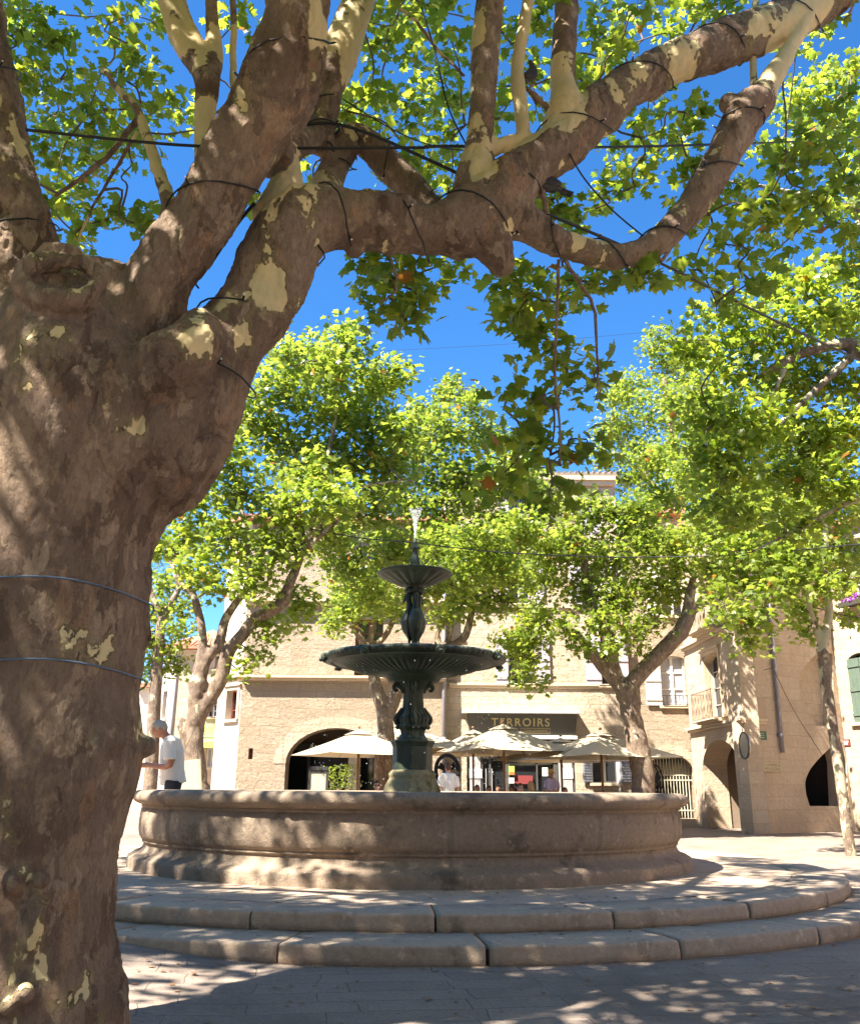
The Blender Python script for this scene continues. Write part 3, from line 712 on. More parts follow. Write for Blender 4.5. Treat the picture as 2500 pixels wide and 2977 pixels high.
def room(f, u0, u1, z1, d0, d1, mat, zf=0.0, k0=0.0, k1=0.0):
    b = MB(); a0 = u0 + k0; a1 = u1 + k1; b.add([(u0,d0,zf),(u1,d0,zf),(a1,d1,zf),(a0,d1,zf),(u0,d0,z1),(u1,d0,z1),(a1,d1,z1),(a0,d1,z1)], [(4,7,6,5),(3,2,6,7),(0,3,7,4),(1,5,6,2)])
    return f.put(b, 'arcade_room', mat)

# --- house with the wide arch (left of the fountain)
YA = 31.7
xa0 = at(705, 1968, YA).x; xa1 = at(1292, 2100, YA).x
ZT1 = 10.6
hA = empty('stone_house', (xa0, YA, 0)); tag(hA, 'rough stone house with wide arcade arch and bright chamfered corner, left of fountain', 'house')
f = Facade(hA, (xa0, YA), (xa1, YA), ZT1, M['limestone'])
ua0, _ = f.uz(826, 2290); ua1, _ = f.uz(1122, 2290); _, zs = f.uz(900, 2222); _, zt = f.uz(975, 2117)
ab = f.hole(ua0, -0.25, ua1, zt, arch=zs, reveal=0.85)
wins = []
for r in ((1032, 1800, 1113, 1966), (1034, 1590, 1100, 1742), (722, 2176, 735, 2208)):
    q = f.rect(*r); wins.append(f.hole(*q, reveal=0.25))
f.build_wall(); f.arch_ring(ab, 0.42, 0.012, M['limestone_b'], arch=zs)
for wv in wins[:2]: f.window(wv, M['redwood'], depth=0.2)
f.window(wins[2], M['redwood'], cols=1, rows=2, depth=0.15, sill=False)
_, zl = f.uz(900, 1968); _, zl2 = f.uz(900, 1980); f.ledge(-0.02, f.W, zl2, zl, 0.30)
_, zl = f.uz(1000, 1748); _, zl2 = f.uz(1000, 1762); f.ledge(-0.02, f.W, zl2, zl, 0.34)
# inside the arcade
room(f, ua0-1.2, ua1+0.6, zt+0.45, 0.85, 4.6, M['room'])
q0 = f.uz(1000, 2200)[0]
sb = MB(); yb = 4.2
for x0, x1 in ((0.05, 0.28), (0.42, 0.56), (0.72, 0.86), (1.16, 1.24)):
    sb.box((ua0 + x0*(ua1-ua0)*1.1, yb, 0), (ua0 + (x0+0.03)*(ua1-ua0)*1.1, yb+0.1, 2.7))
sb.box((ua0-0.8, yb-0.01, 2.6), (ua1+0.4, yb+0.12, 2.85))
f.put(sb, 'shop_front', M['grey_paint'])
g = MB(); g.box((ua0-0.6, yb+0.05, 0), (ua1+0.4, yb+0.06, 2.6)); f.put(g, 'shop_glass', M['glass'])
g = MB(); x = ua0 + 0.58*(ua1-ua0); g.box((x, 1.6, 0), (x+0.42, 2.0, zt+0.4)); g.box((x-0.05, 1.55, 0), (x+0.47, 2.05, 0.3)); f.put(g, 'arcade_pillar', M['plaster'], bevel=0.02)
for k in range(2):
    g = MB(); x = ua0 + (0.18+0.42*k)*(ua1-ua0); g.lathe([(0.02, zs+0.75), (0.05, zs+0.72), (0.12, zs+0.45), (0.11, zs+0.43)], (x, 2.0), 14)
    f.put(g, 'lamp_shade', M['white'])
# bright corner face
def dirpt(px, py, P0, d):
    """how far from P0 along d the ray through the pixel passes"""
    r = ray(px, py); k = r.x / r.y; return (k*P0[1] - P0[0]) / (d[0] - k*d[1])
dl = Vector((-0.72, 0.69, 0)).normalized(); t = dirpt(612, 2300, (xa0, YA), dl)
pL = (xa0 + dl.x*t, YA + dl.y*t)
fl = Facade(hA, pL, (xa0, YA), ZT1, M['plaster'], name='corner_wall')
q = fl.rect(660, 2008, 690, 2092); wv = fl.hole(q[0], q[1], q[2], q[3], reveal=0.3); fl.build_wall()
fl.window(wv, M['redwood'], cols=1, rows=3, depth=0.22, fw=0.06, surround=0.14)
_, zl = fl.uz(670, 1968); fl.ledge(0, fl.W, zl-0.12, zl, 0.12)
rear = [pL, (pL[0]-1, YA+12), (xa1, YA+12), (xa1, YA)]
side_walls(hA, rear[:3], ZT1, M['limestone']); side_walls(hA, rear[2:], ZT1, M['limestone'], name='gable_wall')
roof_slab(hA, [pL, (xa0, YA), (xa1, YA), (xa1, YA+12), (pL[0]-1, YA+12)], ZT1)
g = MB(); z_ = ZT1
xp = f.W - 0.02; g.tube([Vector((xp, -0.08, 0.3)), Vector((xp, -0.08, ZT1))], 0.07, 12)
for k in range(6): g.tube([Vector((xp, -0.08, 0.8+2*k)), Vector((xp, -0.08, 0.92+2*k))], 0.082, 12)
f.put(g, 'drainpipe', M['pipe'], smooth=True)

# --- shop house
YB = 32.0
xb0 = xa1 + 0.02; xb1 = at(1826, 2100, YB).x
zB = at(1740, 1388, YB).z
hB = empty('shop_house', (xb0, YB, 0)); tag(hB, 'tall stone house with lilac shutters and a dark grey shop sign in gold letters', 'house')
f = Facade(hB, (xb0, YB), (xb1, YB), zB, M['limestone_b'])
us0, zs1, us1, _ = f.rect(1357, 2142, 1672, 2300); zst = f.uz(1500, 2150)[1]
shop = f.hole(us0, -0.25, us1, zst, reveal=0.3)
w2 = f.hole(*f.rect(1722, 2160, 1795, 2277), reveal=0.25)
WA = f.hole(*f.rect(1478, 1850, 1560, 1990), reveal=0.25); WB = f.hole(*f.rect(1747, 1852, 1790, 1992), reveal=0.25)
WC = f.hole(*f.rect(1478, 1625, 1540, 1755), reveal=0.25); WD = f.hole(*f.rect(1690, 1640, 1745, 1762), reveal=0.25)
WE = f.hole(*f.rect(1683, 1432, 1742, 1558), reveal=0.2); WF = f.hole(*f.rect(1480, 1432, 1536, 1550), reveal=0.2)
f.build_wall()
L_ = M['lilac']
def sh(W, wl, wr): return [(W[0]-wl-0.02, W[0]-0.02, 0)] * (wl > 0) + [(W[2]+0.02, W[2]+wr+0.02, 0)] * (wr > 0)
o = f.window(WA, M['grey_light'], shutters=sh(WA, 0.44, 0.44), smat=L_); o = f.window(WB, M['grey_light'], cols=1, shutters=sh(WB, 0.55, 0.4), smat=L_)
f.window(WC, M['grey_light'], shutters=sh(WC, 0.42, 0.48), smat=L_); f.window(WD, M['grey_light'], shutters=sh(WD, 0.42, 0.42), smat=L_)
o = f.window(WF, M['grey_light'], shutters=sh(WF, 0.4, 0.4), smat=L_)
o = f.window(WE, M['grey_light'], sill=True, rows=2); mid = (WE[0]+WE[2])/2
f.shutter(o, WE[0]+0.01, mid-0.02, WE[1], WE[3], L_, y=0.05); f.shutter(o, mid+0.02, WE[2]-0.01, WE[1], WE[3], L_, y=0.05)
_, a1 = f.uz(1500, 1988); _, a0 = f.uz(1500, 2001); f.ledge(0.15, f.W, a0, a1, 0.10)
_, a1 = f.uz(1500, 1762); _, a0 = f.uz(1500, 1774); f.ledge(0.15, f.W, a0, a1, 0.10)
f.ledge(0, f.W, zB-0.35, zB-0.02, 0.25, 'cornice')
o = f.window(w2, M['grey_paint'], cols=2, rows=1, depth=0.18); f.shutter(o, w2[0]-0.36, w2[0]-0.03, w2[1], w2[3], M['louvre'], louvre=True); f.shutter(o, w2[2]+0.06, w2[2]+0.46, w2[1], w2[3], M['louvre'], louvre=True)
g = MB(); g.box((w2[2]-0.01, -0.06, w2[1]-0.3), (w2[2]+0.05, 0.2, w2[3])); f.put(g, 'door_post', M['white'])
# shop front
g = MB(); zt_ = zst
def bar(x0, x1, z0, z1, y0=0.10, y1=0.2): g.box((x0, y0, z0), (x1, y1, z1))
bar(us0, us0+0.10, 0, zt_); bar(us1-0.10, us1, 0, zt_); bar(us0+0.10, us1-0.10, zt_-0.25, zt_)
X = lambda px: f.uz(px, 2230)[0]
for a, b_ in ((1398, 1404), (1422, 1428), (1470, 1482), (1560, 1564), (1610, 1622)): bar(X(a), X(b_), 0, zt_-0.25)
bar(us0+0.10, X(1398), 0, 0.75, 0.11); bar(X(1482), X(1610), 0, 0.7, 0.11); bar(X(1622), us1-0.10, 0, 1.0, 0.11); bar(X(1622), us1-0.10, 2.3, zt_-0.25, 0.11)
so_ = f.put(g, 'shop_front', M['grey_paint'], bevel=0.006)
g = MB(); g.box((us0+0.02, 0.21, 0), (us1-0.02, 0.22, zt_)); f.put(g, 'glass', M['glass'], parent=so_)
g = MB(); g.box((X(1492), 0.6, 0.0), (X(1556), 1.1, 1.9)); 
g = MB(); g.box((us0+0.10, 0.07, 0), (X(1397), 0.10, zt_-0.3)); f.put(g, 'side_panel', M['grey_light'], parent=so_)
g = MB(); g.box((X(1624), 0.07, 0), (us1-0.1, 0.10, 2.5)); f.put(g, 'side_panel', M['grey_light'], parent=so_)
def poster(px0, py0, px1, py1, mat, name='notice', y=0.05):
    q = f.rect(px0, py0, px1, py1); g = MB(); g.box((q[0], y, q[1]), (q[2], y+0.012, q[3])); return f.put(g, name, mat, parent=so_)
poster(1365, 2236, 1401, 2263, M['white']); poster(1479, 2228, 1496, 2254, M['green']); poster(1479, 2262, 1495, 2278, M['white']); poster(1577, 2232, 1593, 2257, M['white'])
poster(1637, 2235, 1666, 2264, M['white']); poster(1497, 2255, 1550, 2280, M['redc'], 'counter_front', 0.14); poster(1480, 2244, 1496, 2253, cloth('orangec', (0.75, 0.16, 0.05)), 'notice', 0.04)
g = MB()
for xx in (X(1413), X(1430)): g.tube([Vector((xx, 0.04, 0.9)), Vector((xx, 0.04, 1.9))], 0.016, 8); g.box((xx-0.012, 0.04, 1.85), (xx+0.012, 0.1, 1.88)); g.box((xx-0.012, 0.04, 0.95), (xx+0.012, 0.1, 0.98))
f.put(g, 'door_handle', M['grey_light'], parent=so_)
# sign box over the shop
q = f.rect(1360, 2078, 1672, 2140); 
u0, z0, u1, z1 = q; hgt = z1-z0
g = MB(); vs = [(u0+0.05, -0.22, z0), (u1-0.05, -0.22, z0), (u1-0.05, 0, z0), (u0+0.05, 0, z0), (u0-0.02, -0.42, z1), (u1+0.02, -0.42, z1), (u1+0.02, 0, z1), (u0-0.02, 0, z1)]
g.add(vs, [(0,3,2,1),(4,5,6,7),(0,1,5,4),(1,2,6,5),(2,3,7,6),(3,0,4,7)]); sg = f.put(g, 'sign_board', M['grey_paint'])
g = MB(); g.box((u0-0.22, -0.55, z1+0.004), (u1+0.12, 0.0, z1+0.09)); g.box((u0-0.05, -0.28, z0-0.12), (u1+0.02, 0, z0-0.004)); f.put(g, 'sign_moulding', M['white'], parent=sg, bevel=0.015)
fy = lambda z: -0.226 - 0.2*(z-z0)/hgt
def onsign(mb, ux, uz_): mb.v = [(a+ux, fy(c+uz_)-0.012, c+uz_) for a, b_, c in mb.v]; return mb
La = f.uz(1427, 2110)[0]; Lb = f.uz(1594, 2110)[0]; lz0 = f.uz(1510, 2114)[1]; lz1 = f.uz(1510, 2091)[1]
f.put(onsign(text_mb('TERROIRS', Lb-La, lz1-lz0, bold=0.012, spacing=1.25), La, lz0), 'lettering', M['gold'], parent=sg)
La = f.uz(1518, 2126)[0]; Lb = f.uz(1589, 2126)[0]; lz0 = f.uz(1550, 2129.5)[1]; lz1 = f.uz(1550, 2123.5)[1]
f.put(onsign(text_mb('CUISINE GOURMANDE', Lb-La, lz1-lz0), La, lz0), 'lettering', M['gold'], parent=sg)
La -= 0.08; Lb += 0.08; lz0 -= 0.05; lz1 += 0.05; g = MB(); e = 0.012
for a in ((La, lz0, Lb, lz0+e), (La, lz1-e, Lb, lz1), (La, lz0+e, La+e, lz1-e), (Lb-e, lz0+e, Lb, lz1-e)):
    g.add([(a[0], fy(a[1])-0.012, a[1]), (a[2], fy(a[1])-0.012, a[1]), (a[2], fy(a[3])-0.012, a[3]), (a[0], fy(a[3])-0.012, a[3])], [(0,1,2,3)])
f.put(g, 'text_border', M['gold'], parent=sg)
for px in (1380, 1457, 1562, 1645):
    uu = f.uz(px, 2065)[0]; g = MB(); g.tube([Vector((uu, -0.02, z1+0.35)), Vector((uu, -0.3, z1+0.38)), Vector((uu, -0.42, z1+0.2))], 0.015, 6); g.lathe([(0.03, z1+0.24), (0.09, z1+0.12), (0.10, z1+0.11), (0.0, z1+0.15)], (uu, -0.42), 12); f.put(g, 'spot_lamp', M['grey_light'], smooth=True)
side_walls(hB, [(xb0, YB+11), (xb0, YB)][::-1] + [(xb0, YB+11), (xb1, YB+11)], zB, M['plaster']); side_walls(hB, [(xb1, YB+11), (xb1, YB)], zB, M['plaster'], name='gable_wall')
roof_slab(hB, [(xb0, YB), (xb1, YB), (xb1, YB+11), (xb0, YB+11)], zB, 0.15, h=0.25).data.materials[0] = M['room']
# --- narrow house with the barred gate
xc0 = xb1 + 0.02; YC = 32.25; xc1 = at(2030, 2200, YC).x; zC = at(1920, 1500, YC).z
hC = empty('narrow_house', (xc0, YC, 0)); tag(hC, 'narrow stone house with a cream barred arch gate and one white shuttered window', 'house')
f = Facade(hC, (xc0, YC), (xc1, YC), zC, M['limestone'])
G = f.rect(1886, 2194, 2019, 2378); zs = f.uz(1950, 2244)[1]; gb = f.hole(G[0], f.uz(2000, 2380)[1], G[2], G[3], arch=zs, reveal=0.5)
W1 = f.rect(1921, 1908, 1993, 2052); W1 = f.hole(W1[0], W1[1], W1[2], W1[3], arch=W1[3]-0.12, reveal=0.25)
W2 = f.hole(*f.rect(1921, 1650, 1988, 1790), reveal=0.25)
f.build_wall(); f.arch_ring(gb, 0.32, 0.02, M['limestone_b'], arch=zs)
f.window(W1, M['white'], pane=M['curtain'], cols=2, rows=3, depth=0.15, shutters=[(W1[0]-0.58, W1[0]-0.02, 0)], smat=M['white_shutter'])
f.window(W2, M['white'], cols=2, rows=3, depth=0.2, shutters=sh(W2, 0.5, 0.3), smat=M['white_shutter'])
f.railing(W1[0], W1[2], W1[1]+0.02, W1[1]+0.34, d=0.12)
g = MB(); u0, z0, u1, z1 = gb[:4]; c = (u0+u1)/2; a = (u1-u0)/2
n = 15
for k in range(1, n):
    x = u0+(u1-u0)*k/n; zt = zs + (z1-zs)*math.sqrt(max(0, 1-((x-c)/a)**2)); g.tube([Vector((x, 0.3, z0)), Vector((x, 0.3, zt))], 0.018, 6)
for zz in (0.25, 1.25, 1.42, 2.35): g.box((u0, 0.28, z0+zz-0.02), (u1, 0.32, z0+zz+0.02))
for k in range(0, n): 
    x = u0+(u1-u0)*(k+0.5)/n; g.tube([Vector((x, 0.3, z0+1.42)), Vector((x, 0.3, z0+1.85))], [0.014, 0.004], 6)
f.put(g, 'gate', M['cream_bar'])
g = MB(); g.box((u0-0.1, -0.35, -0.1), (u1+0.6, 0.48, z0-0.003)); f.put(g, 'threshold', M['trim'], bevel=0.01)
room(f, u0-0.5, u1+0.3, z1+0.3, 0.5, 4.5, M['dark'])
g = MB(); g.tube([Vector((0.05, -0.08, 0.3)), Vector((0.05, -0.08, zC))], 0.06, 12); f.put(g, 'drainpipe', M['pipe'], smooth=True)
side_walls(hC, [(xc1, YC), (xc1+0.2, YC+10), (xc0, YC+10)], zC, M['plaster']); roof_slab(hC, [(xc0, YC), (xc1, YC), (xc1, YC+10), (xc0, YC+10)], zC, 0.3)

# --- corner house: sunlit side with balconies, then the long shaded side
P0 = Vector((xc1 - 0.25, YC - 0.12)); kx = ray(2192, 2411); P1 = Vector((kx.x/kx.y*27.0, 27.0)); zD = at(2200, 1462, 27.5).z
hD = empty('corner_house', (P1.x, P1.y, 0)); tag(hD, 'corner house with iron balconies, mirror disc and carved street plaque beside a narrow arch', 'house')
f = Facade(hD, P0, P1, zD, M['ashlar'])
A0 = f.uz(2052, 2330)[0]; A1 = f.uz(2160, 2330)[0]; zt = f.uz(2102, 2150)[1]; zs = f.uz(2100, 2235)[1]
arch = f.hole(A0, -0.25, A1, zt, arch=zs, reveal=0.8)
B = f.rect(2052, 1898, 2096, 2098); B = f.hole(B[0], B[1], B[2], B[3], arch=B[3]-0.25, reveal=0.3)
B2_ = f.rect(2040, 1690, 2082, 1838); B2_ = f.hole(B2_[0], B2_[1], B2_[2], B2_[3], reveal=0.3)
f.build_wall(); f.arch_ring(arch, 0.25, 0.015, M['ashlar'], arch=zs)
f.window(B, M['grey_light'], cols=2, rows=4, depth=0.25, surround=0.12, sill=False); f.window(B2_, M['grey_light'], cols=2, rows=4, depth=0.25, sill=False, surround=0.12)
zl = f.uz(2100, 2100)[1]; f.ledge(0, f.W+0.1, zl-0.16, zl, 0.16); f.ledge(B[0]-0.3, B[2]+0.35, zl+0.004, zl+0.10, 0.5, 'balcony_slab')
f.railing(B[0]-0.22, B[2]+0.28, zl+0.12, zl+0.98, 0.45, M['rust'])
zl2 = f.uz(2070, 1842)[1]; f.ledge(0, f.W, zl2-0.16, zl2, 0.16); f.ledge(B2_[0]-0.3, B2_[2]+0.35, zl2+0.004, zl2+0.12, 0.55, 'balcony_slab')
f.railing(B2_[0]-0.22, B2_[2]+0.28, zl2+0.13, zl2+1.0, 0.5, M['rust'])
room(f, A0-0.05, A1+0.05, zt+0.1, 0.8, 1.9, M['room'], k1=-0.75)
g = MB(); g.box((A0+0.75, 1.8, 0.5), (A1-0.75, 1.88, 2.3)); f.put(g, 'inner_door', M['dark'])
g = MB(); g.ball((A1-0.55, 1.3, 2.35), 0.06, 12, 8)
ml, ntl, pl_ = newmat('warm_lamp'); pl_.inputs['Emission Color'].default_value = (1, 0.35, 0.08, 1); pl_.inputs['Emission Strength'].default_value = 6; f.put(g, 'lamp', ml, smooth=True)
# shaded long wall
dv = Vector((0.84, 0.54)).normalized(); t = dirpt(2462, 2200, P1, (dv.x, dv.y)); P2 = P1 + dv*t
f2 = Facade(hD, P1, P2, zD, M['ashlar'], name='long_wall')
O = [f2.uz(*p) for p in ((2352, 2345), (2462, 2345))]
la = [f2.uz(*p) for p in ((2354, 2345), (2468, 2345), (2462, 2215), (2446, 2158), (2425, 2166), (2400, 2187), (2374, 2214), (2353, 2242), (2341, 2275), (2344, 2312))]
la[1] = (min(la[1][0], f2.W-0.05), la[1][1]); la[2] = (min(la[2][0], f2.W-0.05), la[2][1])
la = la[:3] + [(p.x, p.y) for p in spline([Vector((a, b_, 0)) for a, b_ in la[3:]], None, 4)]
f2.hole_loop(la, 0.7)
# blind relieving arch higher up, shallow
lb_ = [f2.uz(*p) for p in ((2372, 2110), (2425, 2110), (2420, 1900), (2395, 1898), (2370, 1905), (2345, 1930), (2318, 1965), (2322, 1972), (2334, 2040))]
f2.hole_loop(lb_, 0.4)
f2.build_wall()
us = [p[0] for p in lb_]; zs_ = [p[1] for p in lb_]; g = MB(); g.box((min(us)-0.05, 0.4, min(zs_)-0.05), (max(us)+0.05, 0.44, max(zs_)+0.05)); f2.put(g, 'blind_arch', M['ashlar'])
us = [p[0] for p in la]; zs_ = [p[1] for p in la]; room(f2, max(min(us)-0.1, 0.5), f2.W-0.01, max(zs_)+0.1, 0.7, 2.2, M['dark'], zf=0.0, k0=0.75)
pts = [f2.uz(2236, 1820), f2.uz(2256, 2060), f2.uz(2268, 2195)]
g = MB(); g.tube([Vector((pts[0][0], -0.09, zD)), Vector((pts[1][0], -0.09, pts[1][1])), Vector((pts[2][0], -0.09, pts[2][1]+0.06))], 0.065, 12); g.tube([Vector((pts[2][0], -0.09, pts[2][1]+0.5)), Vector((pts[2][0], -0.09, pts[2][1]+0.62))], 0.09, 12)
f2.put(g, 'drainpipe', M['pipe'], smooth=True)
f2.ledge(-0.05, f2.uz(2222, 2090)[0], zl-0.16, zl, 0.12)
# traffic mirror disc
c = f.uz(2165, 2168, 0.12); rad = (f.uz(2165, 2129, 0.12)[1] - f.uz(2165, 2207, 0.12)[1])/2
mm, nm, pm = newmat('old_mirror'); pm.inputs['Base Color'].default_value = (0.42, 0.43, 0.40, 1); pm.inputs['Roughness'].default_value = 0.25; pm.inputs['Metallic'].default_value = 0.6
def disc(b, cx_, cz_, y, r, th=0.04):
    n = 40; vs = []
    for yy, rr in ((y, r), (y+th, r)): vs += [(cx_ + rr*math.cos(2*PI*k/n), yy, cz_ + rr*math.sin(2*PI*k/n)) for k in range(n)]
    b.add(vs, [tuple(range(n)), tuple(range(n, 2*n))[::-1]] + [((k+1) % n, k, n+k, n+(k+1) % n) for k in range(n)])
g = MB(); disc(g, c[0], c[1], -0.14, rad, 0.05); mo = f.put(g, 'mirror_disc', mm)
g = MB(); g.tube([Vector((c[0]+rad*math.cos(2*PI*k/36), -0.14, c[1]+rad*math.sin(2*PI*k/36))) for k in range(36)], 0.02, 6, closed=True); f.put(g, 'rim', M['iron'], parent=mo)
g = MB(); g.box((c[0]-0.03, -0.09, c[1]-0.03), (c[0]+0.03, 0.01, c[1]+0.03)); f.put(g, 'bracket', M['iron'], parent=mo)
# green street sign and carved plaque
def plate(f, px0, py0, px1, py1, mat, name, y=-0.03, th=0.025):
    q = f.rect(px0, py0, px1, py1); g = MB(); g.box((q[0], y, q[1]), (q[2], y+th, q[3])); return q, f.put(g, name, mat, bevel=0.004)
q, o = plate(f2, 2188, 2126, 2226, 2151, plain('green_enamel', (0.06, 0.14, 0.09), 0.3), 'street_sign')
w_ = q[2]-q[0]; h_ = q[3]-q[1]
g = MB()
for k in range(3): g.box((q[0]+w_*0.14, -0.036, q[1]+h_*(0.2+0.25*k)), (q[0]+w_*0.80, -0.032, q[1]+h_*(0.30+0.25*k)))
f2.put(g, 'sign_lines', plain('pale_sign_lines', (0.35, 0.38, 0.28), 0.4), parent=o)
q, o = plate(f2, 2193, 2218, 2268, 2244, plain('carved_plaque', (0.50, 0.42, 0.28), 0.85, bmp=0.004), 'street_plaque', -0.06, 0.055)
w_ = q[2]-q[0]; h_ = q[3]-q[1]; dk = plain('dark_lettering', (0.16, 0.12, 0.07), 0.8)
f2.put(shifted(text_mb('ACCES COMMERCES', w_*0.92, h_*0.3), q[0]+w_*0.04, -0.063, q[1]+h_*0.58), 'lettering', dk, parent=o)
f2.put(shifted(text_mb('Rue PELISSERIE', w_*0.88, h_*0.34), q[0]+w_*0.06, -0.063, q[1]+h_*0.12), 'lettering', dk, parent=o)
side_walls(hD, [(P2.x, P2.y), (P2.x+2, P2.y+8), (P0.x, P0.y+6)], zD, M['plaster']); roof_slab(hD, [tuple(P0), tuple(P1), tuple(P2), (P2.x+2, P2.y+8), (P0.x, P0.y+6)], zD, 0.3)
# --- right house, comes towards the camera
dv = Vector((0.34, -0.94)).normalized(); t0 = 0.0; Q0 = P2 + Vector((-0.02, -0.0)); Q1 = Q0 + dv*9.0; zE = at(2480, 1430, 25).z
hE = empty('pale_house', (Q0.x, Q0.y, 0)); tag(hE, 'pale plastered house at the right edge with green shutter and purple flower box', 'house')
f = Facade(hE, Q0, Q1, zE, M['ashlar_b'])
q = f.rect(2472, 1896, 2545, 2100); wv = f.hole(q[0], q[1], q[2], q[3], arch=q[3]-0.25, reveal=0.25); q = f.rect(2468, 1560, 2530, 1740); wu = f.hole(q[0], q[1], q[2], q[3], arch=q[3]-0.3, reveal=0.3)
f.build_wall(); grs = plain('green_shutter', (0.10, 0.14, 0.11), 0.6, var=0.25)
o = f.window(wv, grs, cols=2, rows=3, depth=0.2, sill=True); mid = (wv[0]+wv[2])/2; f.shutter(o, wv[0]+0.01, mid-0.01, wv[1], wv[3]-0.15, grs, y=-0.03); f.shutter(o, mid+0.01, wv[2]-0.01, wv[1], wv[3]-0.15, grs, y=-0.03)
o = f.window(wu, M['white'], cols=2, rows=4, depth=0.2)
zl = f.uz(2480, 1768)[1]; f.ledge(0.4, f.W, zl-0.14, zl, 0.14)
q, o = plate(f, 2451, 2150, 2473, 2170, plain('maroon_plate', (0.16, 0.035, 0.04), 0.4), 'plate')
w_ = q[2]-q[0]; h_ = q[3]-q[1]; g = MB(); g.box((q[0]+w_*0.2, -0.036, q[1]+h_*0.55), (q[0]+w_*0.8, -0.032, q[1]+h_*0.75)); g.box((q[0]+w_*0.2, -0.036, q[1]+h_*0.22), (q[0]+w_*0.7, -0.032, q[1]+h_*0.38)); f.put(g, 'sign_lines', M['white'], parent=o)
side_walls(hE, [tuple(Q1), (Q1.x+8, Q1.y+3), (Q0.x+8, Q0.y+3), tuple(Q0)], zE, M['plaster']); roof_slab(hE, [tuple(Q0), tuple(Q1), (Q1.x+8, Q1.y+3), (Q0.x+8, Q0.y+3)], zE, 0.3)
fb = at(2482, 1763, Q0.y - 3)
uz = f.uz(2482, 1764, 0.2); pos = f.P0 + f.u*uz[0] + f.n*0.25
fb = empty('flower_box', (pos.x, pos.y, zl+0.02), f.ang); tag(fb, 'long box of purple flowers on the ledge of the pale house', 'flower box')
g = MB(); g.box((-0.5, -0.1, 0), (0.5, 0.1, 0.16)); g.build('box', M['pot'], fb, bevel=0.01)
g = MB()
for k in range(90): g.ball((rng.uniform(-0.5, 0.5), rng.uniform(-0.14, 0.12), rng.uniform(0.14, 0.36)), rng.uniform(0.02, 0.045), 6, 4)
g.build('flowers', cloth('purplec', (0.30, 0.06, 0.42)), fb)
# --- far house in the gap at left
YF = 44.0; x0 = at(497, 2200, YF).x; x1 = at(668, 2200, YF).x; zF = at(560, 1890, YF).z
hF = empty('far_house', (x0, YF, 0)); tag(hF, 'ochre house with red tile roof and lime green awning in the gap at left', 'house')
f = Facade(hF, (x0, YF), (x1, YF), zF, M['ashlar'])
A = f.hole(*f.rect(625, 1905, 648, 1945), reveal=0.2); Bq = f.hole(*f.rect(598, 2176, 640, 2232), reveal=0.2); Cq = f.hole(*f.rect(604, 2030, 632, 2085), reveal=0.2); Dq = f.hole(*f.rect(520, 2125, 536, 2240), reveal=0.2)
f.build_wall()
for z_ in (A, Cq, Dq): f.window(z_, M['grey_light'], rows=3)
f.window(Bq, M['white'], cols=3, rows=1, pane=M['curtain'])
f.ledge(-0.1, f.W, zF-0.3, zF-0.02, 0.3, 'cornice')
zl = f.uz(620, 2088)[1]; f.railing(Cq[0]-0.3, Cq[2]+0.3, zl, zl+0.9, 0.5)
# awning with lettering
qa = f.rect(520, 2108, 637, 2176); g = MB(); u0, z0, u1, z1 = qa
g.add([(u0, 0, z1), (u1, 0, z1), (u1, -0.9, z0+0.25), (u0, -0.9, z0+0.25), (u0, -0.9, z0), (u1, -0.9, z0), (u0, 0, z1-0.04), (u1, 0, z1-0.04)], [(0,3,2,1), (3,4,5,2), (0,6,4,3), (1,2,5,7)])
aw = f.put(g, 'awning', M['green'])
def onaw(mb, ux, uz_): mb.v = [(a+ux, -0.9*(z1-(c+uz_))/(z1-z0-0.25)-0.03, c+uz_) for a, b_, c in mb.v]; return mb
ty = z0 + 0.55*(z1-z0); f.put(onaw(text_mb('TERROIRS', (u1-u0)*0.72, 0.24, spacing=1.2), u0+(u1-u0)*0.255, ty), 'lettering', plain('olive_letters', (0.16, 0.25, 0.05), 0.6), parent=aw)
g = MB(); g.box((u0+(u1-u0)*0.26, 0, ty-0.16), (u0+(u1-u0)*0.97, 0.001, ty-0.11)); onaw(g, 0, 0); f.put(g, 'underline', M['grey_paint'], parent=aw)
dl = Vector((-0.72, 0.69, 0)).normalized(); t = dirpt(452, 2200, (x0, YF), dl); pF = (x0+dl.x*t, YF+dl.y*t)
fl = Facade(hF, pF, (x0, YF), zF, M['plaster'], name='corner_wall')
for r in ((472, 2010, 484, 2090), (472, 2130, 484, 2250)): q = fl.hole(*fl.rect(*r), reveal=0.2); wins.append(q)
fl.build_wall()
for q in wins[-2:]: fl.window(q, M['lilac'], rows=3)
g = MB(); g.tube([Vector((fl.W-0.05, -0.1, 0)), Vector((fl.W-0.05, -0.1, zF))], 0.07, 10); fl.put(g, 'drainpipe', M['pipe'], smooth=True)
side_walls(hF, [pF, (pF[0]-1, YF+10), (x1, YF+10), (x1, YF)], zF, M['plaster']); roof_slab(hF, [pF, (x0, YF), (x1, YF), (x1, YF+10), (pF[0]-1, YF+10)], zF, 0.4, h=1.6)
# lower house beyond at the very left
x0 = at(380, 2200, 50).x; x1 = at(462, 2200, 50).x; z_ = at(440, 2000, 50).z
hG = empty('low_house', (x0, 50, 0)); tag(hG, 'low cream house beyond the gap, half hidden behind the big trunk', 'house')
f = Facade(hG, (x0, 50), (x1, 50), z_, M['plaster']); q = f.hole(*f.rect(440, 2140, 452, 2190), reveal=0.2); f.build_wall(); f.window(q, M['grey_light'], rows=2)
side_walls(hG, [(x1, 50), (x1, 58), (x0, 58), (x0, 50)], z_, M['plaster']); roof_slab(hG, [(x0, 50), (x1, 50), (x1, 58), (x0, 58)], z_, 0.3)

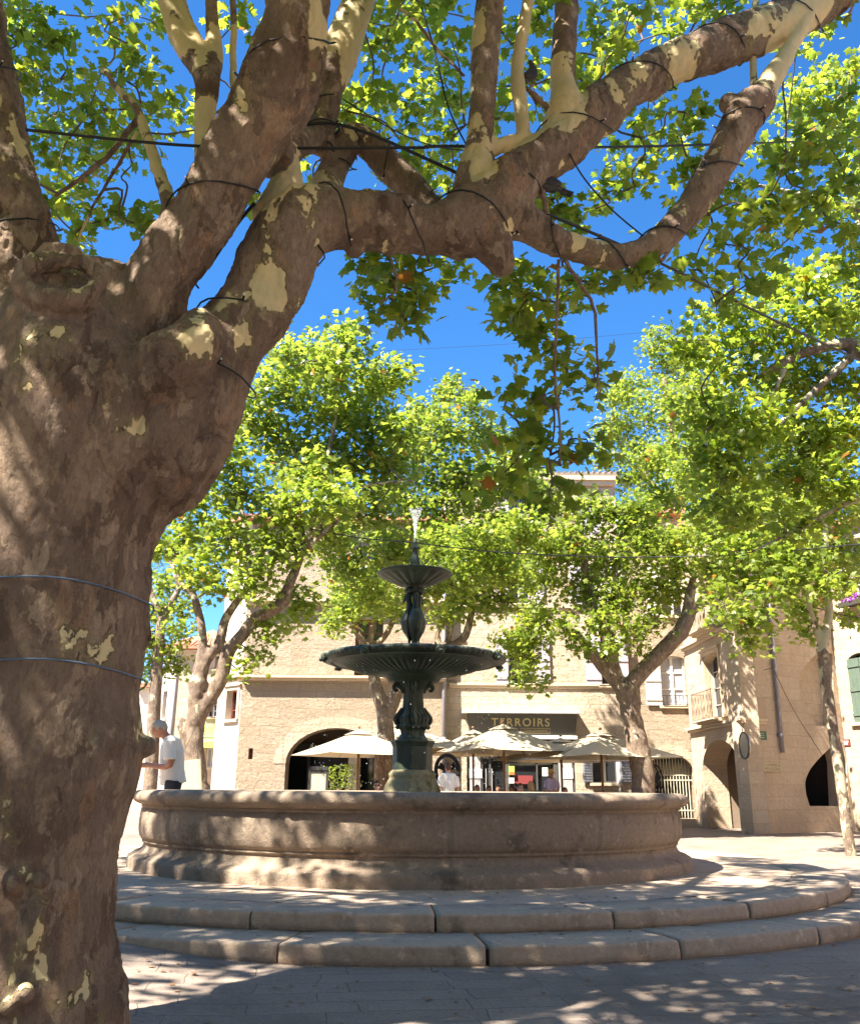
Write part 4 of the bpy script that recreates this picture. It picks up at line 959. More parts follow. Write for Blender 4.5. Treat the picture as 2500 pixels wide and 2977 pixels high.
# --- the other sides of the square: unseen house rows, added to bounce warm light
def row_house(label, P0, P1, h, mat):
    root = empty('row_house', (P0[0], P0[1], 0)); tag(root, label, 'house'); f = Facade(root, P0, P1, h, M[mat]); ws = []
    n = int(f.W/3.2)
    for k in range(n):
        for z0 in (0.9, 4.4, 7.6):
            if z0+1.7 < h: c = (k+.5)*f.W/n; ws.append(f.hole(c-.5, z0, c+.5, z0+1.8, reveal=.25))
    f.build_wall()
    for w_ in ws: f.window(w_, M['grey_light'], shutters=[(w_[0]-.55, w_[0]-.02, 0), (w_[2]+.02, w_[2]+.55, 0)], smat=M['white_shutter'])
    f.ledge(0, f.W, h-.3, h-.02, .3, 'cornice'); q0 = f.P0 - f.n*8; q1 = f.P0 + f.u*f.W - f.n*8; e = f.P0 + f.u*f.W
    side_walls(root, [(e.x, e.y), (q1.x, q1.y), (q0.x, q0.y), (f.P0.x, f.P0.y)], h, M['plaster']); roof_slab(root, [(f.P0.x, f.P0.y), (e.x, e.y), (q1.x, q1.y), (q0.x, q0.y)], h, .3)
row_house('long sunlit cream house outside the frame, closing the right side of the square', (17.5, 19), (17.5, -14), 11.5, 'limestone_b')
row_house('long stone house outside the frame, closing the square behind the camera', (17, -16), (-19, -16), 11, 'limestone')
row_house('long stone house outside the frame, closing the left side of the square', (-20, -15), (-20, 27), 9.5, 'limestone')

# ------------------------------------------------------------------ trees
def leaf_template(near):
    ring = [(0, .64), (11, .47), (20, .46), (29, .33), (40, .47), (52, .60), (64, .45), (74, .43), (86, .33), (98, .42), (112, .50), (134, .34), (180, .24)] if near else [(0, .66), (29, .36), (52, .61), (84, .35), (112, .50), (180, .24)]
    full = [(a, r) for a, r in ring] + [(-a, r) for a, r in ring[::-1] if 0 < a < 180]
    v = [(0, 0.38, 0.03)]
    for a, r in full:
        x = r*math.sin(R(a)); y = 0.38 + r*math.cos(R(a)); v.append((x, y, -0.16*r*r - 0.10*abs(x)))
    n = len(full); f = [(0, 1+i, 1+(i+1) % n) for i in range(n)]
    v = np.array(v); v[:, 1] -= 0.0
    return v, np.array(f)
LEAF = {True: leaf_template(True), False: leaf_template(False)}
def leaves(name, pos, size, mat, parent, near=False, up=0.9, droop=None):
    """One mesh of many separate leaf blades at pos (n,3)."""
    tv, tf = LEAF[near]; n = len(pos); m = len(tv)
    nrm = rng.normal(size=(n, 3)) * 0.62; nrm[:, 2] += up
    nrm /= np.linalg.norm(nrm, axis=1)[:, None]
    r = rng.normal(size=(n, 3)); 
    if droop is not None: r = r*0.8 + droop
    r[:, 2] -= 0.3
    y = r - nrm * np.sum(r*nrm, axis=1)[:, None]; y /= np.linalg.norm(y, axis=1)[:, None]
    x = np.cross(y, nrm)
    s = size * rng.uniform(0.55, 1.15, n)
    V = pos[:, None, :] + s[:, None, None] * (tv[None, :, 0:1]*x[:, None, :]*rng.uniform(0.85, 1.1, n)[:, None, None] + tv[None, :, 1:2]*y[:, None, :] + tv[None, :, 2:3]*nrm[:, None, :])
    Fc = (tf[None] + (np.arange(n)*m)[:, None, None]).reshape(-1, 3)
    me = bpy.data.meshes.new(name); nf = len(Fc)
    me.vertices.add(n*m); me.vertices.foreach_set('co', V.reshape(-1).astype(np.float32))
    me.loops.add(nf*3); me.loops.foreach_set('vertex_index', Fc.reshape(-1).astype(np.int32))
    me.polygons.add(nf); me.polygons.foreach_set('loop_start', (np.arange(nf)*3).astype(np.int32)); me.polygons.foreach_set('loop_total', np.full(nf, 3, np.int32))
    me.update(calc_edges=True); me.materials.append(mat)
    return link(bpy.data.objects.new(name, me), parent)
def clump_points(c, r, n_sub, n_leaf, spread, flat=0.75):
    """sub-clusters (shoots) inside a ball, leaves round each shoot"""
    d = rng.normal(size=(n_sub, 3)); d /= np.linalg.norm(d, axis=1)[:, None]
    rad = r * rng.random(n_sub)**0.45; s = d*rad[:, None]; s[:, 2] *= flat
    s += np.array(c)
    L = s[:, None, :] + rng.normal(size=(n_sub, n_leaf, 3))*spread*np.array([1, 1, 0.7])
    return s, L.reshape(-1, 3)
def twigs(mb, c, shoots, r0, every=1):
    c = Vector(c)
    for q in shoots[::every]:
        q = Vector(q); mid = (c+q)/2 + Vector(rng.normal(size=3))*0.12*(q-c).length + Vector((0, 0, -0.05))
        mb.tube([c, mid, q], [r0, r0*0.7, r0*0.35], 4, cap=False)
def peel_mesh(me, samples, mat, amp=1.0, plates=False):
    kd = kdtree.KDTree(len(samples))
    for i, (p, v, r) in enumerate(samples): kd.insert(p, i)
    kd.balance(); n = len(me.vertices); pe = np.zeros(n, np.float32)
    at_ = me.attributes.new('peel', 'FLOAT', 'POINT')
    snap = [(v.co.copy(), v.normal.copy()) for v in me.vertices]; out = np.zeros((n, 3), np.float32)
    for idx, (co, no) in enumerate(snap):
        _, i, d = kd.find(co); r = samples[i][2]; pe[idx] = samples[i][1]
        if amp > 0:
            k = min(1.0, r/0.25)
            a = noise.noise(Vector((co.x*4.5, co.y*4.5, co.z*1.1))); b = noise.noise(Vector((co.x*13, co.y*13, co.z*5))); c = noise.noise(Vector((co.x*2.1, co.y*2.1, co.z*1.6+7)))
            e = noise.noise(Vector((co.x*30, co.y*30, co.z*12)))
            h = (0.036*a + 0.018*b + 0.045*c + 0.008*e) * k * amp
            if plates:      # loose plates standing proud, and cracks between them
                wx = 0.25*noise.noise(co*6.0); wz = 0.25*noise.noise(co*6.0 + Vector((9, 3, 1)))
                p1 = noise.noise(Vector((co.x*5.5 + wx, co.y*5.5 + wx, co.z*2.6 + wz))); p2 = noise.noise(Vector((co.x*9.5 + wx*2, co.y*9.5, co.z*4.2 + wz*2 + 11)))
                q1 = max(0.0, min(1.0, (p1-0.08)*14)); q2 = max(0.0, min(1.0, (p2-0.12)*14)); crk = max(0.0, 1 - abs(p1+0.18)*16) * max(0.0, min(1.0, 3*c + 0.7))
                h += (0.0075*q1 + 0.006*q2 - 0.016*crk + 0.006*noise.noise(co*38)) * min(1.0, k*1.3)
            co = co + no * h
        out[idx] = co
    me.vertices.foreach_set('co', out.reshape(-1)); me.update()
    at_.data.foreach_set('value', pe); me.materials.append(mat)
# --- the big plane tree
big = empty('plane_tree', (at(90, 2977, 4.7).x, 4.7, 0)); tag(big, 'massive old plane tree with thick flaking trunk and spreading limbs, nearest the camera', 'tree')
BL = big.location.copy()
limbs = []; samples = []
def limb(nodes, peel, meters=False, k=5, seg=20, keep=True):
    pts = []; rr = []; pl = []
    for nd in nodes:
        px, py, Y, r = nd[:4]; pts.append(at(px, py, Y)); rr.append(r * mpp(px, py, Y))
    P_, R_ = spline(pts, rr, k)
    if isinstance(peel, (int, float)): peel = [peel]*len(nodes)
    for i, (p, r) in enumerate(zip(P_, R_)):
        t = i / (len(P_)-1) * (len(nodes)-1); j = min(int(t), len(nodes)-2); samples.append((p - BL, peel[j]*(1-(t-j)) + peel[j+1]*(t-j), r))
    if keep: limbs.append((P_, R_, seg))
    return P_, R_
trunk = limb([(60,3180,4.7,316),(70,3090,4.7,286),(85,2977,4.7,266),(72,2764,4.7,258),(77,2494,4.7,261),(97,2324,4.7,275),(119,2210,4.7,285),(107,2055,4.7,283),(111,1913,4.7,295),(117,1700,4.7,303),(131,1559,4.7,305),(169,1417,4.7,320),(215,1250,4.7,341),(215,1100,4.7,306),(235,960,4.7,231),(272,868,4.72,136)],
             [-.2,-.2,-.2,-.1,.05,.2,.1,-.2,-.3,-.3,-.3,-.3,-.3,-.2,.05,.3], seg=40)
LJ = limb([(60,1500,4.95,250),(0,1200,4.95,225),(-20,980,4.95,200),(5,800,4.95,165),(12,700,4.95,147),(-50,400,4.95,132),(-85,215,4.95,128),(-115,0,4.95,115),(-140,-200,5.0,100)], .12, seg=28)
LA = limb([(270,1150,4.7,240),(335,1000,4.66,180),(408,895,4.62,132),(480,790,4.58,98),(556,680,4.56,92),(630,560,4.55,92),(722,400,4.58,100),(828,205,4.55,106),(860,60,4.52,96),(872,-60,4.5,88),(890,-300,4.5,75)], [.05,.05,.05,.1,.1,.1,.12,.15,.3,.3,.4], seg=30)
LB = limb([(330,1330,4.74,250),(440,1275,4.72,222),(522,1195,4.74,188),(598,1088,4.78,150),(666,990,4.80,121),(735,890,4.82,106),(800,768,4.84,105),(856,668,4.86,110),(950,633,4.90,92),(1050,642,4.96,84),(1150,656,5.04,79),(1250,664,5.1,77),(1350,650,5.2,92),(1435,595,5.3,96),(1510,512,5.4,76),(1595,445,5.5,72),(1690,368,5.6,70),(1770,295,5.68,64),(1850,240,5.74,60),(1930,196,5.8,60),(2040,152,5.9,62),(2120,122,5.96,64),(2200,98,6.0,64),(2300,52,6.1,62),(2400,0,6.2,56),(2520,-80,6.3,50)],
          [0,0,0,.05,.25,.38,.35,.42,.30,.2,.25,.05,.0,.0,.1,.25,.35,.5,.3,.3,.3,.3,.3,.1,.1,.2], seg=28)
LK = limb([(350,1200,4.5,90),(430,1120,4.42,110),(500,1060,4.36,112),(555,1010,4.4,95),(590,950,4.55,60)], [.1,.1,.1,.2,.2], seg=20)
LB2 = limb([(1440,610,5.3,70),(1490,628,5.35,60),(1540,652,5.4,52),(1600,692,5.45,46),(1700,728,5.55,39),(1790,745,5.6,38),(1880,722,5.66,37),(1965,655,5.7,41),(2048,548,5.75,45),(2105,450,5.8,47),(2145,375,5.84,52),(2170,325,5.86,54),(2205,292,5.88,48),(2235,240,5.9,31),(2290,150,5.95,25),(2340,60,6.0,22),(2375,-40,6.05,20)],
           [.1,.2,.3,.35,.4,.2,.2,.3,.35,.3,.1,.0,.1,1,1,1,1], seg=20)
limb([(1405,670,5.25,70),(1440,725,5.25,50),(1462,772,5.26,33),(1472,796,5.27,20)], .25)
limb([(800,640,4.9,70),(832,540,5.05,48),(822,450,5.15,38),(805,350,5.25,32),(790,200,5.35,28)], [.5,.8,.7,.75,.7])
LH = limb([(925,440,5.6,28),(930,400,5.6,45),(940,345,5.62,44),(952,270,5.65,42),(985,165,5.7,50),(1022,60,5.75,47),(1050,-40,5.8,44),(1075,-180,5.9,38)], [.1,.2,.2,.3,.9,.7,.75,.7])
limb([(925,400,5.6,36),(850,420,5.3,45),(800,480,5.0,50)], .1)
LI = limb([(930,600,5.4,46),(960,510,5.7,43),(992,440,5.8,44),(1015,402,5.85,43),(1062,410,5.88,41),(1134,482,5.9,42),(1205,553,5.9,40),(1270,620,5.8,38),(1340,650,5.5,40)], [.3,.35,.4,.3,.2,.15,.1,.1,.1])
LC = limb([(1380,560,5.3,60),(1388,480,5.3,46),(1396,400,5.32,40),(1402,283,5.36,39),(1409,142,5.4,40),(1428,0,5.46,43),(1450,-140,5.5,40)], [.1,.2,.25,.3,.3,.25,.2])
LD = limb([(1420,440,5.35,22),(1465,418,5.38,22),(1516,400,5.42,25),(1518,340,5.44,22),(1508,250,5.46,20),(1506,177,5.48,19),(1525,60,5.5,19),(1548,-80,5.52,17)], 1.0)
LE = limb([(1610,400,5.5,50),(1642,335,5.55,60),(1644,300,5.56,48),(1637,248,5.58,36),(1640,142,5.6,34),(1646,0,5.66,32),(1652,-140,5.7,28)], [.4,.9,.9,.7,.25,.2,.2])
LF = limb([(600,560,5.0,30),(590,430,5.15,26),(596,330,5.18,28),(602,240,5.2,35),(582,190,5.22,36),(530,125,5.25,29),(482,0,5.3,26),(462,-100,5.35,24)], [.5,.6,.6,.2,.2,.7,.75,.7])
limb([(596,210,5.2,30),(574,120,5.25,17),(540,40,5.3,15),(510,-60,5.35,13)], 1)
limb([(606,220,5.2,30),(622,142,5.25,22),(616,60,5.28,20),(612,-60,5.3,18)], [.2,.5,.5,.6])
mb = MB()
for P_, R_, sg in limbs: mb.tube(P_, R_, sg)
# knobs, the old cut wound ("mouth"), lumps on the trunk
def knob(px, py, Y, r, sq=(1, 1, 1), peel=.1):
    c = at(px, py, Y); rm = r*mpp(px, py, Y); mb.ball(c, (rm*sq[0], rm*sq[1], rm*sq[2]), 20, 14); samples.append((c-BL, peel, rm))
ring = [at(182+118*math.cos(t), 818+62*math.sin(t), 4.20-0.06*math.sin(t)) for t in np.linspace(0, 2*PI, 17)[:-1]]
mb.tube(ring, [0.046 + 0.022*max(0, math.sin(t)) for t in np.linspace(0, 2*PI, 17)[:-1]], 12, closed=True)
knob(182, 880, 4.55, 105, (1.2, 1, .6)); knob(182, 815, 4.66, 110, (1.2, .8, .9)); knob(300, 830, 4.55, 110, (1, .9, .8)); knob(180, 740, 4.6, 70, (1, .8, .5))
knob(95, 975, 4.42, 60); knob(60, 1010, 4.4, 35); knob(420, 2172, 4.78, 36, (1, 1.4, .9), 0); knob(165, 1820, 4.28, 28, (1, 1, .9)); knob(100, 1940, 4.32, 28); knob(300, 2145, 4.50, 60, (1.3, 1, 1.1)); knob(250, 2050, 4.44, 50, (1, .8, 1.8))
knob(120, 2560, 4.26, 26); knob(40, 2560, 4.28, 34); knob(70, 2890, 4.26, 34); knob(20, 2930, 4.26, 28); knob(100, 2680, 4.34, 60, (.7, .7, 1.8)); knob(1470, 760, 5.26, 25); knob(2150, 330, 5.8, 40); knob(2120, 300, 5.85, 26)
knob(1030, 720, 4.98, 30); knob(605, 240, 5.15, 30); knob(590, 960, 4.5, 50)
for kx_ in ((40, 1300, 30), (70, 1550, 40)): knob(kx_[0], kx_[1], 4.25, kx_[2], (.5, .6, 3.0))
mb.v = [(a-BL.x, b-BL.y, c-BL.z) for a, b, c in mb.v]
me = remesh(mb, 0.0125, 9, 0.5); peel_mesh(me, samples, M['bark'], 1.0, True)
tr = link(bpy.data.objects.new('trunk', me), big)
# thin limbs
def thin(nodes, sg=8, pl=0.45):
    P_ = [at(*n[:3]) - BL for n in nodes]; R_ = [n[3]*mpp(*n[:3]) for n in nodes]; P_, R_ = spline(P_, R_, 5)
    P_ = [p + Vector(rng.normal(size=3))*R_[i]*0.25 for i, p in enumerate(P_)]; tb = MB(); tb.tube(P_, R_, sg)
    ta = tb.build('thin_limb', M['bark'], big, smooth=True); allthin.extend([p + BL for p in P_])
    at_ = ta.data.attributes.new('peel', 'FLOAT', 'POINT'); at_.data.foreach_set('value', np.full(len(ta.data.vertices), pl if nodes[0][1] < 700 else -0.2, np.float32))
allthin = []
thin([(500,640,5.0,26),(488,588,5.1,22),(454,482,5.2,18),(425,383,5.3,15),(397,312,5.4,12),(354,270,5.5,10),(300,200,5.7,7)], 12)
thin([(400,345,5.4,9),(305,460,5.6,8),(230,520,5.7,7),(160,567,5.8,5)]); thin([(400,380,5.4,6),(330,500,5.6,5),(260,620,5.7,4),(228,700,5.8,3)])
thin([(680,300,5.2,11),(679,200,5.3,10),(678,-50,5.4,9)], 10); thin([(2190,300,5.9,12),(2192,150,6,10),(2196,-20,6.1,9)])
thin([(1625,755,5.45,5),(1620,900,5.5,4.5),(1612,1100,5.55,4),(1625,1210,5.6,3.5),(1630,1350,5.6,2)]); thin([(1640,755,5.45,7),(1690,830,5.5,6),(1728,910,5.55,5),(1738,1100,5.6,3),(1735,1160,5.6,2)])
thin([(1560,300,5.5,6),(1540,260,5.5,5),(1600,330,5.5,6)]); thin([(1130,0,5.6,5),(1210,60,5.8,5),(1270,140,5.9,5),(1350,220,5.9,4)])
thin([(1515,255,5.45,3),(1530,255,5.45,6),(1570,290,5.48,8),(1620,330,5.5,9)]); thin([(1555,520,5.4,9),(1575,560,5.42,10),(1590,620,5.45,8),(1600,690,5.45,8)])
thin([(1905,735,5.7,7),(1925,755,5.7,6),(1960,700,5.72,5)]); thin([(1130,730,5.0,4),(1150,800,5.05,4),(1148,850,5.1,3),(1100,880,5.15,2)])

def crown(root, spots, Yf, leaf, mat, near, dens, spread, limbpts, twr=0.012, name='crown', nsub_f=14, flat=0.8, jit=0.3, droop=None, extra=0):
    """spots: (px,py,r px[,Y]) -> balls of shoots; each ball is joined to the nearest limb or to a ball already joined"""
    b = MB(); allp = []; L = root.location; balls = []
    for sp_ in spots:
        px, py, r = sp_[:3]; Y = sp_[3] if len(sp_) > 3 else Yf(px, py)
        Y += rng.uniform(-jit, jit); balls.append((at(px, py, Y), r * mpp(px, py, Y)))
    hubs = list(limbpts); todo = list(balls)
    while todo:
        best = None
        for bl in todo:
            for q in hubs:
                d = (q - bl[0]).length_squared
                if best is None or d < best[0]: best = (d, bl, q)
        d, bl, q = best; todo.remove(bl); c, rm = bl
        c2 = c + Vector(rng.normal(size=3))*0.2*rm; ln = (q-c2).length
        P_ = [q]
        for t in (0.33, 0.66): P_.append(q.lerp(c2, t) + Vector(rng.normal(size=3))*0.09*ln + Vector((0, 0, 0.05*ln)))
        P_, R_ = spline(P_ + [c2], [twr*0.9, twr*0.75, twr*0.62, twr*0.5], 3)
        b.tube(P_, R_, 5, cap=False); hubs += [c2, P_[len(P_)//2]]
        ns = max(3, int(nsub_f * (rm/0.6)**1.7)); s, l = clump_points(c, rm, ns, dens, spread, flat); allp.append(l); twigs(b, c2, s, twr*0.28, 2)
    pos = np.concatenate(allp) - np.array(L); b.v = [(x-L.x, y-L.y, z-L.z) for x, y, z in b.v]
    print('LEAVES', name, len(pos))
    o = leaves(name, pos, leaf, mat, root, near, droop=droop)
    b.build('twigs', M['twig'], root)
    return o
near_spots = [(80,80,100),(50,230,110),(130,400,110),(200,560,90),(250,330,110),(330,200,100),(440,300,80),(250,450,80),(380,470,60),(330,610,60),(230,680,45),(90,560,70),(350,60,80),(180,120,80),(480,60,60),(530,330,70),(700,60,60),(380,640,45),(150,250,90),(60,20,80),(330,360,80),
 (1060,250,90),(1130,150,90),(1000,330,80),(1080,350,80),(1180,330,90),(1250,60,90),(1260,220,80),(1310,420,80),(1200,450,70),(1330,120,80),(1330,310,70),(1120,480,60),(1070,60,50),(1180,20,70),(1290,520,50),
 (1480,110,80),(1570,60,70),(1560,200,50),(1480,250,45),(1560,330,55),(1470,330,50),
 (1730,80,80),(1730,190,80),(1790,30,70),(1700,260,50),(1800,150,40),(1850,20,50),(700,580,60),(640,420,50),(880,520,60),
 (2060,40,60),(2120,20,70),(2020,10,60),(2330,80,50),(2450,30,60),(2400,100,40),(1980,80,40),
 (1900,320,60),(1850,390,70),(1930,410,70),(2010,330,50),(1790,480,60),(1740,580,65),(1840,540,60),(1680,640,60),(1560,570,60),(1620,590,50),(2060,600,80),(2160,540,90),(2200,640,80),(2300,500,90),(2330,410,80),(2420,330,80),(2450,500,90),(2260,720,70),(2380,620,90),(2100,730,70),(2010,790,60),(2440,700,60),(2080,860,60),(2180,830,60),(2280,600,80),(2000,620,60),(2240,440,60),(2010,480,50),
 (1080,765,35),(1150,790,55),(1210,850,45),(1130,860,35),(1290,770,45),(1180,920,40),(1100,800,30),
 (1490,790,60),(1590,800,80),(1540,860,80),(1640,880,80),(1480,890,60),(1710,830,70),(1790,810,60),(1860,800,50),(1580,960,90),(1680,970,80),(1500,930,55),(1640,1060,80),(1570,1080,80),(1720,1090,60),(1600,1170,90),(1700,1170,60),(1540,1210,80),(1490,1160,50),(1640,1260,80),(1560,1310,80),(1490,1280,60),(1610,1360,70),(1700,1290,50),(1560,1420,60),(1670,1400,55),(1480,1380,50)]
allpts = [p for P_, _, _ in limbs[1:] for p in P_[::3]] + allthin[::3]
def Ynear(px, py):
    if py > 700 and px < 1900: return rng.uniform(5.9, 6.6)
    return rng.uniform(6.3, 9.3) if py < 500 else rng.uniform(6.3, 8.0)
crown(big, [(a + (rng.uniform(-45, 45) if b_ > 940 else 0), b_, r*(0.80 if b_ > 740 and a < 1900 else 1)) for i_, (a, b_, r) in enumerate(near_spots) if not (b_ > 940 and a < 1900 and i_ % 3 == 0)], Ynear, 0.128, M['leaf'], True, 14, 0.10, allpts, 0.013, nsub_f=20)
# the part of the crown above and behind the camera that shades the square
sp = []; 
allow = []
for k in range(5000):
    x = rng.uniform(-14, 3.5); y = rng.uniform(-6.0, 11.5); z = rng.uniform(6.4, 9.6)
    if y > 0.2 and (z - 1.2)/y < 1.22: continue
    if math.hypot(x+3.4, y-2.0) > 8.0: continue
    allow.append((x, y, z))
allow = allow[:225]
n0 = len(allow)
for k in range(60000):           # unseen high clumps, added where they shade the basin and the steps
    x = rng.uniform(-12, 3); y = rng.uniform(1, 11); z = rng.uniform(10.0, 14.0); gx = x + .5875*(z-.7); gy = y + .45*(z-.7)
    if (z - 1.2)/y < 1.22 or not (-4 < gx < 7.5 and 7.0 < gy < 15): continue
    allow.append((x, y, z))
    if len(allow) >= n0 + 95: break
b = MB(); allp = []
up_pts = [P_[-1] for P_, _, _ in limbs if P_[-1].z > 5.5]
hubs = []
for (x, y, *hz_) in ((-7, 1), (-3.5, -2), (-8, 6), (-4, 5), (0.5, 2), (-1.5, 5.5), (-6, -3), (-10, 2)) + ((-6, 6.5, 11.5), (-3, 8, 11.8), (-1, 6.5, 12)):
    q = min(up_pts, key=lambda p: (p - Vector((x, y, 8))).length); e = Vector((x, y, hz_[0] if hz_ else 8.4)); mid = (q+e)/2 + Vector((0, 0, 0.5))
    P_, R_ = spline([q, mid, e], [0.11, 0.08, 0.05], 6); b.tube(P_, R_, 10); hubs += P_[3:]
for (x, y, z) in allow:
    c = Vector((x, y, z)); s, l = clump_points(c, rng.uniform(0.6, 1.1), 22, 11, 0.15, 0.6); allp.append(l)
    q = min(hubs, key=lambda p: (p-c).length); b.tube([q, (q+c)/2 + Vector(rng.normal(size=3))*0.2, c], [0.03, 0.022, 0.012], 5, cap=False); twigs(b, c, s, 0.005, 4)
b.v = [(x-BL.x, y-BL.y, z-BL.z) for x, y, z in b.v]; uo = b.build('upper_limbs', M['bark'], big, smooth=True)
at_ = uo.data.attributes.new('peel', 'FLOAT', 'POINT'); at_.data.foreach_set('value', np.full(len(uo.data.vertices), 0.5, np.float32))
leaves('upper_crown', np.concatenate(allp) - np.array(BL), 0.15, M['leaf'], big, False)

# --- other plane trees
def tree(label, base, Y, stems, spots, leaf=0.165, mat='leaf_far', near=False, dens=11, spread=0.19, nsub=40, group='plane trees round the square', jit=0.9, voxel=0.04, Yof=None, twr=0.02, peel=.0):
    bx = at(base[0], base[1], Y); root = empty('plane_tree', (bx.x, Y, 0)); tag(root, label, 'tree', group); L = root.location
    m = MB(); sm = []; pts_all = []
    for st in stems:
        P_ = []; R_ = []
        for nd in st: 
            yy = nd[3] if len(nd) > 3 else Y
            P_.append(at(nd[0], nd[1], yy)); R_.append(nd[2]*mpp(nd[0], nd[1], yy))
        if st is stems[0]: P_[0] = Vector((P_[0].x, P_[0].y, -0.2))
        P_, R_ = spline(P_, R_, 4); P_ = [p + Vector(rng.normal(size=3))*R_[i]*0.06 for i, p in enumerate(P_)]
        m.tube([p - L for p in P_], R_, 12); pts_all += P_
        sm += [(p-L, peel + 0.5*min(1, 0.05/R_[i]), R_[i]) for i, p in enumerate(P_)]
    me = remesh(m, voxel, 3); peel_mesh(me, sm, M['bark_far'], 0.3); link(bpy.data.objects.new('trunk', me), root)
    hi = [p for p in pts_all if p.z > 3.2]
    crown(root, spots, (Yof or (lambda a, b_: Y)), leaf, M[mat], near, dens, spread, hi, twr, nsub_f=nsub, jit=jit)
    return root
tree('plane tree with wired limbs rising behind the man in the white shirt', (590, 2300), 18.0,
     [[(590,2400,44),(580,2330,38),(572,2275,33),(564,2176,29),(569,2097,26),(574,2017,27),(577,1985,30)], [(566,2190,26),(545,2150,20),(530,2112,15),(528,2090,12)],
      [(575,2000,24),(578,1946,17),(588,1890,15),(586,1819,13),(559,1724,11),(525,1700,10),(500,1640,8)], [(580,1980,22),(598,1922,16),(638,1867,15),(654,1803,14),(686,1752,12),(729,1690,10),(790,1550,8),(900,1430,6)],
      [(580,2085,22),(612,2030,22),(646,1970,21),(662,1898,19),(698,1855,19),(737,1803,18),(781,1778,19),(815,1758,20),(840,1700,16),(865,1640,13),(890,1560,11),(920,1480,10),(960,1300,8),(985,1150,6)], [(865,1630,9),(960,1530,7),(1060,1480,5)], [(860,1640,9),(1000,1440,7),(1150,1400,5),(1210,1400,4)], [(729,1700,10),(720,1600,9),(700,1450,8),(700,1300,6)]],
     [(1005,1010,75),(1010,950,35),(880,1050,95),(960,1080,80),(1100,1110,80),(1150,1080,45),(800,1130,90),(950,1170,110),(830,1020,45),(720,1220,100),(1080,1230,95),(640,1320,95),(850,1300,120),(1000,1340,110),(570,1440,70),(700,1430,100),(570,1550,75),(660,1580,95),(850,1480,100),(1120,1350,85),(800,1600,85),(1180,1260,80),(930,1560,80),(740,1690,75),(620,1700,55),(500,1590,65),(870,1740,60),(770,1830,45),(700,1950,28),(745,1900,35),(1080,1480,75),(980,1450,80),(900,1390,90),(560,1660,45),(850,1820,30)],
     jit=1.3, nsub=42)
tree('plane tree seen low at left between the big trunk and the wired tree', (455, 2200), 27.0, [[(440,2300,22),(452,2000,18),(470,1800,14)], [(470,1800,12),(520,1700,9),(480,1600,8)], [(470,1800,10),(430,1700,9)]],
     [(460,1880,60),(500,1930,40),(450,1780,60),(520,1830,45),(480,1700,60),(440,1950,40),(540,1760,45),(400,1850,60),(570,1690,40)], nsub=34)
tree('plane tree with a forked pale trunk directly behind the iron fountain', (1120, 2250), 26.0,
     [[(1125,2330,36),(1122,2220,32),(1118,2080,22),(1095,2000,19),(1080,1940,15),(1065,1890,13)], [(1118,2120,22),(1135,2060,19),(1165,2000,17),(1230,1930,15),(1290,1880,14)], [(1070,1900,12),(1030,1820,12),(1000,1770,11),(960,1740,8)], [(1065,1895,10),(1090,1800,9),(1100,1700,8)], [(1070,1890,11),(1120,1850,9),(1150,1790,8)],
      [(1280,1890,12),(1270,1840,10),(1310,1790,9)], [(1280,1890,12),(1345,1860,13),(1370,1790,10),(1380,1700,8)], [(1290,1890,9),(1310,1830,8),(1315,1750,7)]],
     [(1300,1150,45),(1310,1110,25),(1370,1180,45),(1380,1140,25),(1220,1200,50),(1290,1250,90),(1400,1270,80),(1200,1330,90),(1330,1380,110),(1140,1450,90),(1250,1480,100),(1390,1480,90),(1460,1380,80),(1130,1580,80),(1300,1590,90),(1000,1780,70),(1090,1720,70),(1400,1640,85),(1350,1740,75),(1440,1750,65),(1010,1700,60),(1130,1650,60),(960,1810,35),(1230,1620,70),(1430,1560,80),(1100,1780,35),(1480,1680,70),(1500,1560,80),(1180,1780,30),(1290,1780,40),(1520,1400,70),(1570,1450,60),(1480,1330,60)] + [(960+k*62, 1560+(k*83) % 190, 85, 20.5+(k % 3)*1.1) for k in range(9)], jit=1.4, nsub=40)
tree('plane tree with a forked mottled trunk in front of the shop house', (1870, 2300), 24.0,
     [[(1880,2330,36),(1868,2250,34),(1850,2150,32),(1832,2060,30),(1818,2000,33)], [(1818,2010,26),(1860,1960,24),(1920,1900,24),(1975,1840,24),(2000,1790,22),(2005,1740,16),(2015,1680,10)], [(1815,2005,24),(1770,1960,20),(1720,1900,17),(1690,1860,12),(1670,1830,8)], [(1770,1960,14),(1790,1880,12),(1760,1820,10)],
      [(1810,2000,16),(1740,1800,14),(1720,1720,12),(1690,1600,10),(1660,1500,8)], [(1740,1800,12),(1780,1740,10),(1800,1640,8)], [(2000,1790,12),(2040,1760,9),(2100,1740,6)]],
     [(1500,1390,70),(1600,1480,80),(1520,1540,80),(1660,1580,90),(1760,1630,85),(1860,1600,80),(1570,1680,80),(1690,1720,70),(1800,1740,80),(1900,1700,70),(1560,1800,60),(1530,1900,55),(1520,1960,45),(1640,1830,45),(1700,1880,35),(1850,1500,70),(1950,1590,70),(1960,1730,50),(1780,1500,70),(1700,1480,60),(1480,1850,45),(1560,1990,25),(1540,1830,55),(1830,1830,50),(1900,1800,45),(1850,1890,25),(1770,1880,30),(1610,1600,70),(1990,1650,50),(1750,1800,50)] + [(1890+(k*71) % 270, 1340+k*30, 75, 25.6+(k % 3)*0.5) for k in range(0, 12, 2)], jit=1.2, nsub=40)
